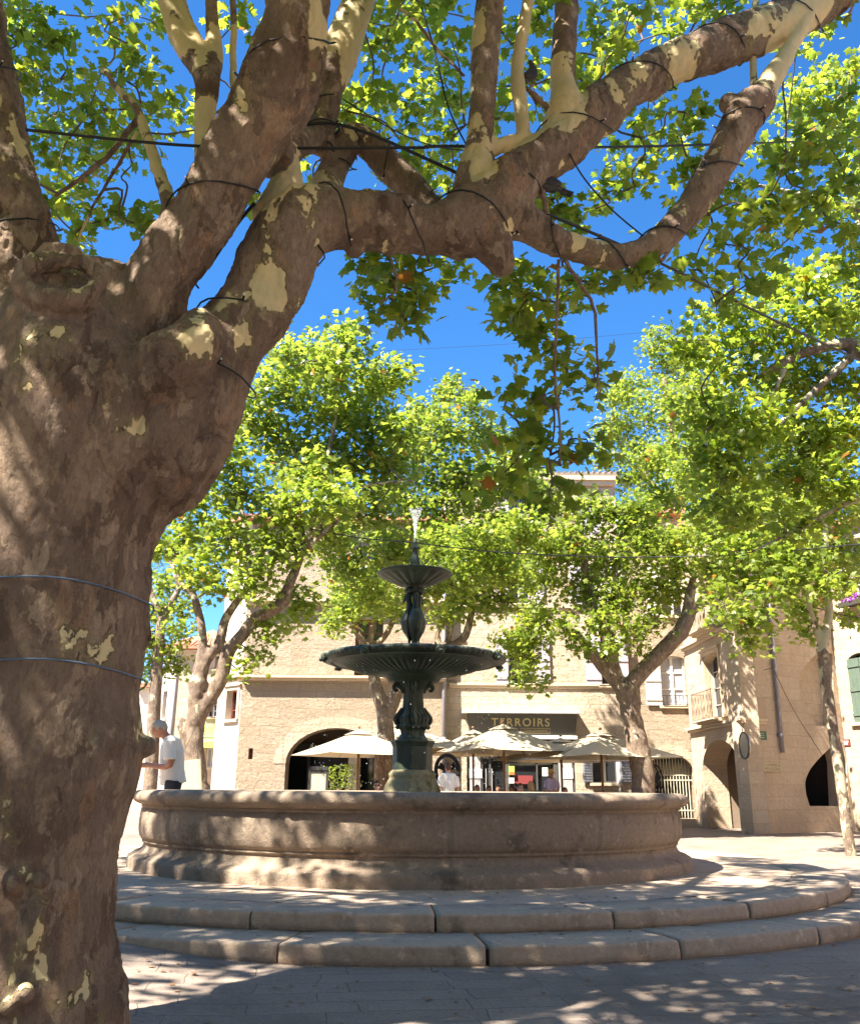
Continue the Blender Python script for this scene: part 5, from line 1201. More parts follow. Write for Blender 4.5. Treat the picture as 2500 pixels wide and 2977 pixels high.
tree('slim young plane tree standing alone in the paving at the right', (2470, 2470), 19.0,
     [[(2475,2500,17),(2462,2400,16),(2440,2250,15),(2420,2100,16),(2400,1980,17),(2390,1900,17),(2395,1860,15)], [(2395,1870,14),(2410,1780,12),(2405,1700,11),(2395,1500,10),(2400,1300,8)], [(2392,1880,12),(2360,1790,9),(2340,1700,7)], [(2405,1720,6),(2450,1650,5)]],
     [(2400,1700,60),(2330,1760,60),(2200,1790,60),(2120,1800,50),(2280,1700,80),(2160,1700,70),(2440,1600,70),(2350,1600,80),(2240,1600,80),(2140,1590,70),(2450,1450,80),(2340,1480,85),(2230,1480,85),(2120,1480,75),(2180,1870,30),(2350,1830,35),(2480,1800,30),(2200,1880,25),(2080,1720,40)] + [(2010+(k*97) % 460, 1190+k*34, 85, 22.0+(k % 3)*0.9) for k in range(15)], leaf=0.17, jit=1.0, nsub=36, voxel=0.03, peel=.22)
tree('tall plane tree far behind the corner house with small pale leaves', (1985, 2100), 37.0,
     [[(1985,2300,20),(1985,2000,18),(1980,1500,16),(1960,1300,12),(1930,1100,8)], [(1975,1500,10),(1850,1350,8)], [(1975,1450,10),(2060,1250,8)]],
     [(1900,1010,45),(1900,960,22),(1950,1070,70),(1830,1130,70),(1800,1250,80),(1920,1180,95),(2040,1120,80),(1870,1320,80),(1980,1320,95),(1820,1400,60),(1760,1330,45),(2080,1240,80),(1990,1440,60),(2010,1020,50),(1780,1160,35),(2080,1380,70),(1940,1450,50)], leaf=0.19, jit=1.5, nsub=26, spread=0.24)
tree('leafy plane tree leaning in from beyond the right edge with bright yellow green leaves', (3000, 2300), 11.5,
     [[(3050,2700,130),(3000,2300,110),(2950,1900,100),(2880,1600,90),(2800,1400,60)], [(2880,1600,60),(2700,1350,32),(2550,1100,26),(2480,1000,20),(2300,1040,14),(2200,1100,9)], [(2800,1400,36),(2500,1450,12),(2300,1550,8),(2150,1620,5)], [(2700,1350,30),(2640,900,22),(2520,640,14),(2300,560,9),(2110,525,6)], [(2500,680,14),(2500,400,9)], [(2500,1010,14),(2250,1250,9),(2080,1400,5)], [(2300,1040,10),(2150,1330,7)]],
     [(2110,930,90),(2240,950,110),(2390,930,110),(2020,1010,80),(2150,1070,110),(2290,1110,110),(2440,1110,110),(2200,1230,110),(2370,1270,120),(2060,1200,90),(2110,1370,100),(2270,1390,110),(2430,1400,110),(2480,900,100),(2470,780,80),(2360,820,80),(2050,1300,70),(2330,300,70),(2400,240,60),(2450,360,80),(2480,200,50),(2350,420,60),(2470,1250,90),(2260,830,60),(2420,600,60),(2490,500,60),(2150,1500,70),(2060,1480,50),(2300,1530,60)],
     leaf=0.13, mat='leaf', near=True, dens=13, spread=0.14, nsub=42, jit=0.7, voxel=0.04, twr=0.018)

# ------------------------------------------------------------------ umbrellas
def make_umbrella():
    root = empty('parasol', (0, 0, 0)); h0 = 2.2; h1 = 2.92; a = 1.38
    n = 8; cor = []
    for k in range(4):
        p = Vector(((1, 1, -1, -1)[k]*a, (1, -1, -1, 1)[k]*a, h0)); q = Vector(((1, 1, -1, -1)[(k+1) % 4]*a, (1, -1, -1, 1)[(k+1) % 4]*a, h0)); cor.append((p, q))
    b = MB(); apex = Vector((0, 0, h1))
    for p, q in cor:
        vs = []; idx = {}
        for i in range(n+1):
            for j in range(i+1):
                t = i/n; s = 0 if i == 0 else j/i; e = p.lerp(q, s); v = apex.lerp(e, t); sag = -0.045*math.sin(PI*t)*math.sin(PI*s)*t - 0.05*math.sin(PI*s)*t*t*0.6
                v = v + Vector((0, 0, sag - 0.02*math.sin(PI*t))); idx[(i, j)] = len(vs); vs.append(v)
        fs = []
        for i in range(n):
            for j in range(i+1):
                fs.append((idx[(i, j)], idx[(i+1, j)], idx[(i+1, j+1)]))
                if j < i: fs.append((idx[(i, j)], idx[(i+1, j+1)], idx[(i, j+1)]))
        b.add(vs, fs)
    can = b.build('canopy', M['canvas'], root); sd = can.modifiers.new('s', 'SOLIDIFY'); sd.thickness = 0.006
    b = MB(); c = 0.30
    b.add([(0, 0, h1+0.035)] + [(sx*c, sy*c, h1-0.125) for sx, sy in ((1,1),(1,-1),(-1,-1),(-1,1))], [(0,1,2),(0,2,3),(0,3,4),(0,4,1)]); v = b.build('vent_cap', M['canvas'], can); v.modifiers.new('s', 'SOLIDIFY').thickness = 0.006
    b = MB(); b.tube([(0, 0, 0.05), (0, 0, h1-0.02)], 0.032, 12); b.ball((0, 0, h1+0.1), 0.04, 10, 6); b.build('pole', M['wood'], root, smooth=True)
    b = MB(); b.tube([(0, 0, 2.28), (0, 0, 2.40)], 0.06, 12); b.tube([(0, 0, 2.86), (0, 0, 2.94)], 0.055, 12); b.build('hub', M['wood'], root)
    b = MB(); b.lathe([(0.0, 0.0), (0.32, 0.0), (0.32, 0.06), (0.08, 0.09), (0.05, 0.35), (0.0, 0.35)], (0, 0), 24); b.build('base', M['iron'], root)
    for k in range(8):
        an = k*PI/4; d = Vector((math.cos(an), math.sin(an), 0)); ln = a*math.sqrt(2) if k % 2 else a
        b = MB(); b.tube([d*0.04 + Vector((0, 0, 2.90)), d*ln*0.5 + Vector((0, 0, (h1+h0)/2-0.055)), d*ln*0.97 + Vector((0, 0, h0-0.01))], 0.011, 6); r_ = b.build('rib', M['wood'], root)
        b = MB(); b.tube([d*0.05 + Vector((0, 0, 2.34)), d*ln*0.5 + Vector((0, 0, (h1+h0)/2-0.07))], 0.010, 6); b.build('strut', M['wood'], r_)
    b = MB(); pts = [Vector((0.04+0.02*math.sin(t*2), 0.03*math.cos(t), 2.3-0.1*t)) for t in np.linspace(0, 8, 16)]; b.tube(pts, 0.006, 5); b.build('cord', M['trim'], root)
    return root
um = make_umbrella(); G_ = 'cream square parasols over the terrace'
spots = [(1039, 2193, 25.0, 28, 1.02, 'cream parasol farthest left, in front of the wide arcade arch'), (1165, 2168, 28.5, 20, 1.2, 'cream parasol partly hidden behind the iron pedestal of the fountain'),
         (1466, 2190, 25.5, 22, 1.03, 'large cream parasol whose top covers part of the gold sign letters'), (1376, 2180, 29.5, 15, 1.0, 'cream parasol standing behind the one under the gold letters'),
         (1634, 2200, 29.0, 38, 1.1, 'cream parasol seen from underneath between two bigger ones'), (1752, 2190, 25.0, 30, 1.12, 'cream parasol farthest right, reaching towards the barred gate')]
for i, (px, py, Y, rz, sc, lab) in enumerate(spots):
    o = um if i == 0 else copy_tree(um)
    p = at(px, 2280, Y); o.location = (p.x, Y, ground_z(p.x, Y)); o.rotation_euler = (0, 0, R(rz)); tag(o, lab, 'parasol', G_)
    za = at(px, (2132, 2104, 2110, 2126, 2150, 2131)[i], Y).z; o.scale = (sc, sc, za/2.96)

# ------------------------------------------------------------------ people
def blob_person(name_, label, loc, rz, J, skin, tops, bottoms, hair, voxel=0.012, hat=None, hair_long=False, glasses=False, group=None, short=True, head_tilt=0.0, seated=False):
    """J: joints in metres, +y is where the person faces. One remeshed body, clothes and hair as children."""
    root = empty('person', loc, rz); tag(root, label, 'person', group)
    V = {k: Vector(v) for k, v in J.items()}; b = MB(); rr = lambda *a: list(a)
    hd = V['head']; nk = V['neck']
    f = Vector((0, math.cos(head_tilt), -math.sin(head_tilt))); upv = Vector((0, math.sin(head_tilt), math.cos(head_tilt)))
    Mh = Matrix((Vector((1, 0, 0)), f, upv)).transposed()
    def hp(x, y, z): return hd + Mh @ Vector((x, y, z))
    b.ball(hd, (0.074, 0.093, 0.112), 20, 14, Mh); b.ball(hp(0, 0.022, -0.055), (0.056, 0.066, 0.062), 16, 10, Mh)
    b.ball(hp(0, 0.095, -0.018), (0.014, 0.022, 0.026), 10, 8, Mh); b.ball(hp(0, 0.084, -0.062), (0.026, 0.014, 0.012), 10, 6, Mh); b.ball(hp(0, 0.075, 0.025), (0.055, 0.02, 0.014), 10, 6, Mh)
    for s in (-1, 1): b.ball(hp(s*0.078, -0.008, -0.012), (0.012, 0.024, 0.034), 8, 6, Mh)
    b.tube([hp(0, -0.01, -0.05), nk, V['chest'] + Vector((0, 0, 0.10))], [0.056, 0.058, 0.09], 14)
    b.tube([V['chest'] + Vector((0, 0, 0.11)), V['chest'], V['waist'], V['hips']], [0.10, 0.125, 0.115, 0.13], 18)
    b.tube([V['shL'], V['chest'] + Vector((0, 0, 0.08)), V['shR']], [0.062, 0.10, 0.062], 14)
    for s in 'LR':
        b.tube(*spline([V['sh'+s], V['el'+s], V['wr'+s]], [0.058, 0.043, 0.029], 4), 12)
        w_ = V['wr'+s]; d = (w_ - V['el'+s]).normalized(); sd = d.cross(Vector((0, 0, 1))); sd = sd.normalized() if sd.length > .1 else Vector((1, 0, 0)); nn = d.cross(sd)
        b.tube([w_, w_ + d*0.05, w_ + d*0.09], [0.028, 0.038, 0.034], 10)
        for k in range(4):
            o_ = sd*(k-1.5)*0.021; L_ = (0.062, 0.074, 0.07, 0.055)[k]
            b.tube([w_ + d*0.08 + o_, w_ + d*(0.08+L_*0.55) + o_*1.1 + nn*0.004, w_ + d*(0.08+L_) + o_*1.1 + nn*0.018], [0.010, 0.009, 0.0075], 6)
        b.tube([w_ + d*0.03 + sd*0.03, w_ + d*0.065 + sd*0.055 + nn*0.01, w_ + d*0.095 + sd*0.052 + nn*0.02], [0.012, 0.011, 0.009], 6)
        b.tube(*spline([V['hp'+s], V['kn'+s], V['an'+s]], [0.085, 0.058, 0.038], 4), 12)
        a_ = V['an'+s]; b.tube([a_ + Vector((0, -0.05, -0.03)), a_ + Vector((0, 0.06, -0.035)), a_ + Vector((0, 0.17, -0.05))], [0.038, 0.042, 0.028], 10)
    me = remesh(b, voxel, 3); me.materials.append(skin); body = link(bpy.data.objects.new('body', me), root)
    # shirt
    c = MB(); ch = V['chest']
    c.tube(*spline([ch + Vector((0, -0.01, 0.155)), ch + Vector((0, 0, 0.10)), ch, V['waist'], V['hips'] + Vector((0, 0, -0.07))], [0.075, 0.118, 0.15, 0.152, 0.17], 3), 20)
    c.tube([V['shL'], ch + Vector((0, 0, 0.085)), V['shR']], [0.078, 0.118, 0.078], 14)
    for s in 'LR':
        e = V['sh'+s].lerp(V['el'+s], 0.78 if short else 0.98); c.tube([V['sh'+s], V['sh'+s].lerp(e, 0.5), e], [0.078, 0.078, 0.080 if short else 0.06], 14)
        if not short: c.tube([e, V['wr'+s]], [0.06, 0.045], 12)
    me = remesh(c, max(voxel, 0.012), 2)
    snap = [(v.co.copy(), v.normal.copy()) for v in me.vertices]
    for v, (q, no) in zip(me.vertices, snap):
        w = noise.noise(Vector((q.x*9, q.y*9, q.z*4)))*0.012 + noise.noise(Vector((q.x*20, q.y*20, q.z*9)))*0.004; v.co = q + no*w
    me.materials.append(tops); link(bpy.data.objects.new('shirt', me), root)
    c = MB(); c.tube([V['waist'].lerp(V['hips'], 0.6), V['hips'], V['hips'] + Vector((0, 0, -0.06))], [0.135, 0.15, 0.13], 16)
    for s in 'LR': c.tube(*spline([V['hp'+s], V['kn'+s], V['an'+s] + Vector((0, 0, 0.03))], [0.105, 0.078, 0.065], 4), 12)
    me = remesh(c, max(voxel, 0.014), 2); me.materials.append(bottoms); link(bpy.data.objects.new('trousers', me), root)
    c = MB()
    for s in 'LR':
        a_ = V['an'+s]; c.tube([a_ + Vector((0, -0.06, -0.04)), a_ + Vector((0, 0.06, -0.04)), a_ + Vector((0, 0.19, -0.055))], [0.045, 0.05, 0.03], 10)
    c.build('shoes', M['iron'], root, smooth=True)
    # hair: cap on the back and top of the head
    c = MB(); c.ball(hp(0, -0.014, 0.022), (0.083, 0.096, 0.105), 20, 14, Mh)
    if hair_long:
        c.ball(hp(0, -0.055, -0.06), (0.082, 0.055, 0.12), 14, 10, Mh); c.ball(hp(0, -0.06, -0.14), (0.07, 0.045, 0.08), 14, 10, Mh)
    me = remesh(c, 0.010, 1)
    bmm = bmesh.new(); bmm.from_mesh(me)
    kill = [v for v in bmm.verts if (lambda q: q.y > 0.045 and q.z < 0.055 or (q.y > 0.0 and q.z < -0.01 and not hair_long) or (not hair_long and q.z < -0.062) or (hair_long and q.y > 0.01 and q.z < 0.0))(Mh.transposed() @ (v.co - hd))]
    bmesh.ops.delete(bmm, geom=kill, context='VERTS'); bmm.to_mesh(me); bmm.free()
    snap = [(v.co.copy(), v.normal.copy()) for v in me.vertices]
    for v, (q, no) in zip(me.vertices, snap): v.co = q + no*noise.noise(q*40)*0.008
    me.materials.append(hair); link(bpy.data.objects.new('hair', me), root)
    if glasses:
        c = MB()
        for s in (-1, 1): c.ball(hp(s*0.032, 0.093, 0.004), (0.026, 0.008, 0.018), 10, 8, Mh)
        c.tube([hp(-0.076, 0.0, 0.008), hp(-0.06, 0.085, 0.008), hp(0.06, 0.085, 0.008), hp(0.076, 0.0, 0.008)], 0.004, 6); c.build('sunglasses', M['blackc'], root, smooth=True)
    else:
        c = MB()
        for s in (-1, 1): c.ball(hp(s*0.031, 0.082, 0.006), (0.012, 0.009, 0.008), 8, 6, Mh)
        c.build('eyes', M['hair_dark'], root, smooth=True)
    if hat:
        c = MB(); zt_ = 0.07
        vs = [(0.20, -0.01), (0.19, 0.004), (0.105, 0.012), (0.098, 0.08), (0.08, 0.12), (0.03, 0.125), (0.0, 0.118)]
        m = MB().lathe(vs, (0, 0), 28); c.add([hp(p[0], p[1]-0.01, p[2]+zt_-0.02) for p in m.v], m.f); c.build('straw_hat', hat, root, smooth=True)
    return root
def stand(bend=0.0, arms='down', lean=0.0, h=1.0):
    J = dict(hips=(0, 0, .93), waist=(0, .01, 1.08), chest=(0, .0, 1.30), neck=(0, .015, 1.46), head=(0, .04, 1.60), shL=(-.19, 0, 1.41), shR=(.19, 0, 1.41), hpL=(-.09, 0, .90), hpR=(.09, 0, .90), knL=(-.10, .02, .49), knR=(.10, .02, .49), anL=(-.11, 0, .09), anR=(.11, 0, .09))
    if arms == 'down': J.update(elL=(-.25, -.02, 1.14), elR=(.25, -.02, 1.14), wrL=(-.27, .06, .90), wrR=(.27, .06, .90))
    if arms == 'hold': J.update(elL=(-.24, -.05, 1.14), elR=(.24, -.05, 1.14), wrL=(-.12, .19, 1.10), wrR=(.12, .19, 1.12))
    if bend:
        for k in list(J):
            x, y, z = J[k]
            if z > 1.0 or k.startswith(('el', 'wr')):
                dz = z - 0.95; J[k] = (x, y*math.cos(bend) + dz*math.sin(bend), 0.95 + dz*math.cos(bend) - y*math.sin(bend)*0.3)
    return {k: (v[0]*h, v[1]*h, v[2]*h) for k, v in J.items()}
def seated():
    return dict(hips=(0, 0, .50), waist=(0, .0, .66), chest=(0, -.01, .88), neck=(0, .01, 1.04), head=(0, .035, 1.17), shL=(-.19, 0, .99), shR=(.19, 0, .99), hpL=(-.09, .02, .50), hpR=(.09, .02, .50), knL=(-.12, .42, .52), knR=(.12, .42, .52), anL=(-.12, .44, .09), anR=(.12, .44, .09), elL=(-.25, .06, .74), elR=(.25, .06, .74), wrL=(-.14, .28, .76), wrR=(.14, .28, .76))
# the man with the white shirt, head bent over something he holds, seen from his side
Ym = 14.1; pm_ = at(484, 2290, Ym); zg = ground_z(pm_.x, Ym)
J = stand(0.16, 'hold', h=1.06); hx = J['head']; J['head'] = (hx[0], hx[1]+0.075, hx[2]-0.025); nk = J['neck']; J['neck'] = (nk[0], nk[1]+0.03, nk[2])
J['elR'] = (.25, .02, 1.16); J['wrR'] = (.16, .30, 1.17); J['elL'] = (-.25, .04, 1.16); J['wrL'] = (-.12, .32, 1.16)
topz = at(462, 2100, Ym).z; ms = (topz - Z2)/1.80
man = blob_person('m', 'grey haired man in a white short sleeved shirt, head bent, behind the basin at left', (pm_.x+0.10, Ym, topz - 1.80), R(100), J, M['skin_tan'], M['shirt_white'], M['navy'], M['hair_grey'], voxel=0.009, head_tilt=0.55)
man.location.z = Z2
man.scale = (1.2, 1.2, (topz - Z2)/1.76)
# people further off
def far_person(px, py_top, Y, rz, lab, kind='sit', **kw):
    p = at(px, 2290, Y); z0 = ground_z(p.x, Y); J = seated() if kind == 'sit' else stand(0, kw.pop('arms', 'down'))
    ztop = at(px, py_top, Y).z; nat = 1.29 if kind == 'sit' else 1.72
    o = blob_person('p', lab, (p.x, Y, z0), R(rz), J, voxel=0.016, **kw); s = (ztop - z0)/nat; wd = (0.86 if kind != 'sit' else 1.0)*max(.9, min(1.05, s)); o.scale = (wd, wd, s)
    return o
far_person(1304, 2216, 21.0, 20, 'person with short brown hair and a white top standing before the round black fan', 'stand', skin=M['skin'], tops=M['white'], bottoms=M['pinkc'], hair=M['hair_brown'])
far_person(1604, 2241, 30.5, 160, 'waiter in a straw hat and pale lavender shirt among the terrace tables', 'stand', arms='hold', skin=M['skin'], tops=M['lav'], bottoms=M['navy'], hair=M['hair_brown'], hat=M['straw'])
P_ = [(1095, 2270, 24, 190, 'man in dark sunglasses seated in front of the peeling trunk', 'skin', 'blackc', 'hair_dark', dict(glasses=True)),
      (1387, 2283, 27, 175, 'dark haired person seated under the left edge of the parasol by the shop door', 'skin', 'redc', 'hair_dark', {}),
      (1420, 2285, 26, 200, 'person with very short hair seated beside the parasol pole at the shop door', 'skin_tan', 'tealc', 'hair_dark', {}),
      (1450, 2283, 28, 165, 'person with auburn hair seated just left of the big parasol pole', 'skin', 'greenc', 'hair_brown', {}),
      (1488, 2284, 26, 150, 'person in a dark teal top seated just right of the big parasol pole', 'skin_tan', 'bluec', 'hair_dark', {}),
      (1511, 2278, 24.5, 200, 'brown haired woman seated facing the fountain below the red counter', 'skin', 'pinkc', 'hair_brown', dict(hair_long=True)),
      (1544, 2272, 25, 10, 'long haired blond woman seated with her back to the fountain', 'skin', 'greenc', 'hair_blond', dict(hair_long=True)),
      (1641, 2290, 26, 185, 'person with dark hair low under the parasol seen from underneath', 'skin', 'blackc', 'hair_dark', {}),
      (985, 2294, 23, 175, 'red haired person seated low under the farthest left parasol', 'skin', 'greenc', 'hair_brown', {}),
      (1014, 2295, 23.6, 190, 'person with copper hair seated beside the planted bush at the arcade', 'skin', 'bluec', 'hair_brown', dict(hair_long=True))]
def chair():
    root = empty('bistro_chair', (0, 0, 0)); b = MB(); b.box((-.21, -.21, .43), (.21, .21, .46)); b.build('seat', M['wood'], root, bevel=.01)
    b = MB(); b.tube([(-.2, -.2, .46), (-.21, -.27, .85), (.21, -.27, .85), (.2, -.2, .46)], .013, 8)
    for k in range(3): b.box((-.2, -.275+.02*k*0, .56+.1*k), (.2, -.25, .60+.1*k))
    b.build('backrest', M['wood'], root)
    for sx in (-1, 1):
        for sy in (-1, 1): b = MB(); b.tube([(sx*.18, sy*.18, .43), (sx*.21, sy*.23, 0)], .013, 8); b.build('leg', M['iron'], root)
    return root
ch0 = chair(); first = True
for (px, py, Y, rz, lab, sk, tp, hr, kw) in P_:
    o = far_person(px, py, Y, rz, lab, 'sit', skin=M[sk], tops=M[tp], bottoms=M['navy'], hair=M[hr], group='people seated on the terrace', **kw)
    c = ch0 if first else copy_tree(ch0); first = False; c.location = o.location; c.rotation_euler = o.rotation_euler
    c.scale = (1, 1, o.scale.z); tag(c, 'wooden slatted bistro chair with iron legs carrying the ' + lab.split(' seated')[0].split(' low')[0], 'chair', 'bistro chairs on the terrace')
# ------------------------------------------------------------------ street things
# framed cloth board hung on the wired tree
Yb = 16.9; c0 = at(520, 2215, Yb); c1 = at(577, 2207, Yb); c2 = at(581, 2298, Yb); c3 = at(520, 2310, Yb)
b = MB(); n = Vector((0.1, 0.035, 0)); b.add([c0, c1, c2, c3, c0+n*.4, c1+n*.4, c2+n*.4, c3+n*.4], [(0,3,2,1),(4,5,6,7),(0,1,5,4),(1,2,6,5),(2,3,7,6),(3,0,4,7)])
root = empty('hanging_board', (c3.x, Yb, c3.z)); tag(root, 'plain cream cloth board hanging by a cord on the wired tree behind the man', 'board')
b.v = [(x-c3.x, y-Yb, z-c3.z) for x, y, z in b.v]; b.build('cloth_panel', M['bag'], root, bevel=.01)
b = MB(); b.tube([(c1 - Vector((c3.x, Yb, c3.z))), at(566, 2120, 17.3) - Vector((c3.x, Yb, c3.z)), (c0 - Vector((c3.x, Yb, c3.z)))], .008, 5); b.build('cord', M['iron'], root)
def fan(px, py, Y, r, lab, rz, full):
    c = at(px, py, Y); z0 = ground_z(c.x, Y); root = empty('pedestal_fan', (c.x, Y, z0), R(rz)); tag(root, lab, 'fan', 'big round fans on the terrace'); zc = c.z - z0
    b = MB(); b.tube([(r*math.cos(t), 0, zc + r*1.28*math.sin(t)) for t in np.linspace(0, 2*PI, 41)[:-1]], .055 if full else .02, 8, closed=True); b.tube([(r*.98*math.cos(t), 0.12, zc + r*1.25*math.sin(t)) for t in np.linspace(0, 2*PI, 41)[:-1]], .018, 6, closed=True); b.build('ring', M['blackc'], root, smooth=True)
    b = MB()
    for k in range(36):
        t = k*2*PI/36; b.tube([(0.08*math.cos(t), -0.09, zc+0.08*math.sin(t)), (r*.6*math.cos(t), -0.07, zc+r*.75*math.sin(t)), (r*math.cos(t), 0, zc+r*1.28*math.sin(t))], .0035, 4)
    for q in (.35, .65): b.tube([(r*q*math.cos(t), -0.07, zc+r*q*1.25*math.sin(t)) for t in np.linspace(0, 2*PI, 31)[:-1]], .004, 4, closed=True)
    b.build('guard', M['blackc'], root)
    b = MB(); b.tube([(0, -0.05, zc), (0, 0.22, zc-0.02)], .10, 14); b.build('motor', M['blackc'], root, bevel=.01)
    for k in range(3):
        b = MB(); t = k*2*PI/3+.5; d = Vector((math.cos(t), 0, math.sin(t))); s = Vector((-d.z, 0, d.x)); b.add([Vector((0,0.02,zc))+d*.08-s*.05, Vector((0,0.02,zc))+d*r*.85-s*.10, Vector((0,0.06,zc))+d*r*.85+s*.12, Vector((0,0.06,zc))+d*.08+s*.05], [(0,1,2,3)]); o = b.build('blade', M['blackc'], root); o.modifiers.new('s', 'SOLIDIFY').thickness = .006
    b = MB(); b.tube([(0, 0.1, 0.04), (0, 0.1, zc-0.05)], .025, 10); b.lathe([(0, 0), (.28, 0), (.28, .04), (.04, .07)], (0, .1), 24); b.build('stand', M['blackc'], root)
fan(1300, 2240, 27.0, 0.33, 'big oval black fan behind the person with the white top', 0, True)
fan(1905, 2266, 27.5, 0.32, 'big round black fan with a motor in front of the barred gate', 35, False)
def board(px0, py0, px1, py1, Y, lab, name='menu_board'):
    a = at(px0, py0, Y); b_ = at(px1, py1, Y); root = empty(name, ((a.x+b_.x)/2, Y, 0)); tag(root, lab, 'menu board'); w_ = (b_.x-a.x)/2; z1 = a.z
    b = MB(); 
    for s in (-1, 1): b.box((s*w_-.04, -.03, 0), (s*w_+.04, .03, z1))
    b.box((-w_+.04, -.03, z1-.08), (w_-.04, .03, z1)); b.box((-w_+.04, -.03, .45), (w_-.04, .03, .52)); b.box((-w_-.02, -.05, z1+.003), (w_+.02, .05, z1+.12)); b.build('frame', M['iron'], root)
    b = MB(); b.box((-w_+.045, -.015, .525), (-.004, .015, z1-.085)); b.box((.004, -.015, .525), (w_-.045, .015, z1-.085)); b.build('menu_panel', M['bag'], root)
    return root
board(901, 2240, 950, 2300, 30.2, 'dark framed menu board with a pale double page inside the wide arch')
# shrubs beside the arcade pillar
def shrub(px, py_top, Y, w_, lab, n, mat, trim=0.0, dark=False):
    p = at(px, 2290, Y); z0 = ground_z(p.x, Y); zt_ = at(px, py_top, Y).z - z0; root = empty('potted_plant', (p.x, Y, z0)); tag(root, lab, 'plant')
    b = MB(); b.lathe([(0, 0), (.16, 0), (.22, .38), (.20, .40), (0.17, .36), (0, .36)], (0, 0), 24); b.build('pot', M['pot'], root)
    b = MB()
    for k in range(9):
        a_ = rng.random()*6.28; q = Vector((math.cos(a_)*w_*rng.random(), math.sin(a_)*w_*rng.random(), zt_*rng.uniform(.75, 1))); b.tube([(0, 0, .3), (q.x*.5, q.y*.5, zt_*.6), q], [.014, .01, .004], 5)
    b.build('stem', M['twig'], root)
    pos = np.stack([rng.normal(size=n)*w_*.55, rng.normal(size=n)*w_*.55, rng.uniform(.4, zt_, n)], 1); leaves('foliage', pos, .07, mat, root)
shrub(1012, 2222, 29.6, .28, 'bushy dark leaved shrub in a pot before the white arcade pillar', 650, M['leaf_far'])
shrub(968, 2228, 31.0, .30, 'tall potted climber with light green leaves beside the menu board', 500, M['leaf'])
# pigeons in the big tree
def pigeon(px, py, Y, rz, pitch, lab, s=1.0):
    c = at(px, py, Y); root = empty('pigeon', c, rz); root.rotation_euler = (pitch, 0, rz); root.scale = (s, s, s); tag(root, lab, 'pigeon', 'pigeons perched in the big tree')
    b = MB(); b.ball((0, 0, .0), (.055, .11, .06), 16, 10); b.tube(spline([(0, .06, .02), (0, .10, .06), (0, .115, .10)]), [.045]*4+[.033]*4+[.026], 10); b.ball((0, .125, .115), (.024, .03, .024), 12, 8)
    b.tube([(0, -.07, 0), (0, -.14, -.01), (0, -.21, -.02)], [.035, .028, .02], 8)
    me = remesh(b, .008, 2); me.materials.append(M['pigeon']); link(bpy.data.objects.new('body', me), root)
    for sx in (-1, 1):
        b = MB(); b.ball((sx*.047, -.035, .005), (.016, .11, .045), 10, 8); b.build('wing', M['iron'], root, smooth=True)
        b = MB(); b.tube([(sx*.022, 0, -.05), (sx*.022, .005, -.085)], .004, 6)
        for k in (-1, 0, 1): b.tube([(sx*.022, .005, -.085), (sx*.022+k*.012, .03, -.09)], .003, 5)
        b.build('leg', M['redc'], root)
    b = MB(); b.box((-.035, -.26, -.03), (.035, -.16, -.022)); b.build('tail', M['iron'], root)
    b = MB(); b.tube([(0, .15, .115), (0, .172, .108)], [.007, .002], 6); b.build('beak', M['iron'], root)
pigeon(1542, 218, 5.5, R(-60), R(45), 'grey pigeon perched on a twig beside the smooth cream stem', 0.75)
pigeon(1582, 532, 5.44, R(105), R(8), 'grey pigeon half hidden under the long right limb, its tail showing', 0.85)
# ------------------------------------------------------------------ light strings and overhead cables
def wrap(nodes, turns, lab, i0=0, i1=None, phase=0.0, r=0.0058):
    P_, R_ = nodes; P_ = P_[i0:i1]; R_ = R_[i0:i1]; n = len(P_); st = max(40, int(turns*22)); pts = []; bulbs = []
    up = Vector((0.3, -1, 0.2)).normalized()
    for k in range(st+1):
        t = k/st*(n-1); j = min(int(t), n-2); f_ = t-j; p = P_[j].lerp(P_[j+1], f_); rad = R_[j]*(1-f_)+R_[j+1]*f_; tg = (P_[j+1]-P_[j]).normalized(); a = (up - tg*up.dot(tg)).normalized(); b_ = tg.cross(a)
        an = phase + turns*2*PI*k/st + 0.25*math.sin(k*0.37); d = a*math.cos(an) + b_*math.sin(an); q = p + d*(rad*1.04+0.008); pts.append(q)
        if k % 9 == 4: bulbs.append((q, (d + tg*0.4).normalized()))
    c = pts[0]; root = empty('light_string', c); tag(root, lab, 'string lights', 'dark light strings wound round the big tree'); b = MB(); b.tube([p-c for p in pts], r, 6); b.build('cord', M['cable'], root, smooth=True)
    b = MB()
    for q, d in bulbs: b.tube([q-c, q-c+d*0.035], [.008, .006], 6)
    o = b.build('socket', M['cable'], root); o['kind'] = 'stuff'
    b = MB()
    for q, d in bulbs: b.ball(q-c+d*0.042, .0065, 6, 4)
    o = b.build('bulb', M['white'], root, smooth=True); o['kind'] = 'stuff'
wrap(LA, 2.4, 'dark light string spiralling up the thick middle limb', 16, 46, 2.2)
wrap(LB, 3.3, 'dark light string wound round the bend and level part of the right limb', 33, 66, 1.0)
wrap(LB, 4.5, 'dark light string wound round the far end of the long right limb', 68, 122, 0.4)
wrap(LB, 1.3, 'dark light string crossing the swollen base of the right limb', 10, 24, 4.2)
wrap(LB2, 5.5, 'dark light string wound round the low curving limb', 4, 58, 0.0)
wrap(LJ, 2.6, 'dark light string wound round the limb at the left edge', 12, 36, 1.5)
wrap(LH, 2.0, 'dark light string round the pale limb behind the middle one', 2, 14, 0.5, .006)
wrap(LI, 3.0, 'dark light string round the arching limb at the back', 6, 34, 0.2, .006)
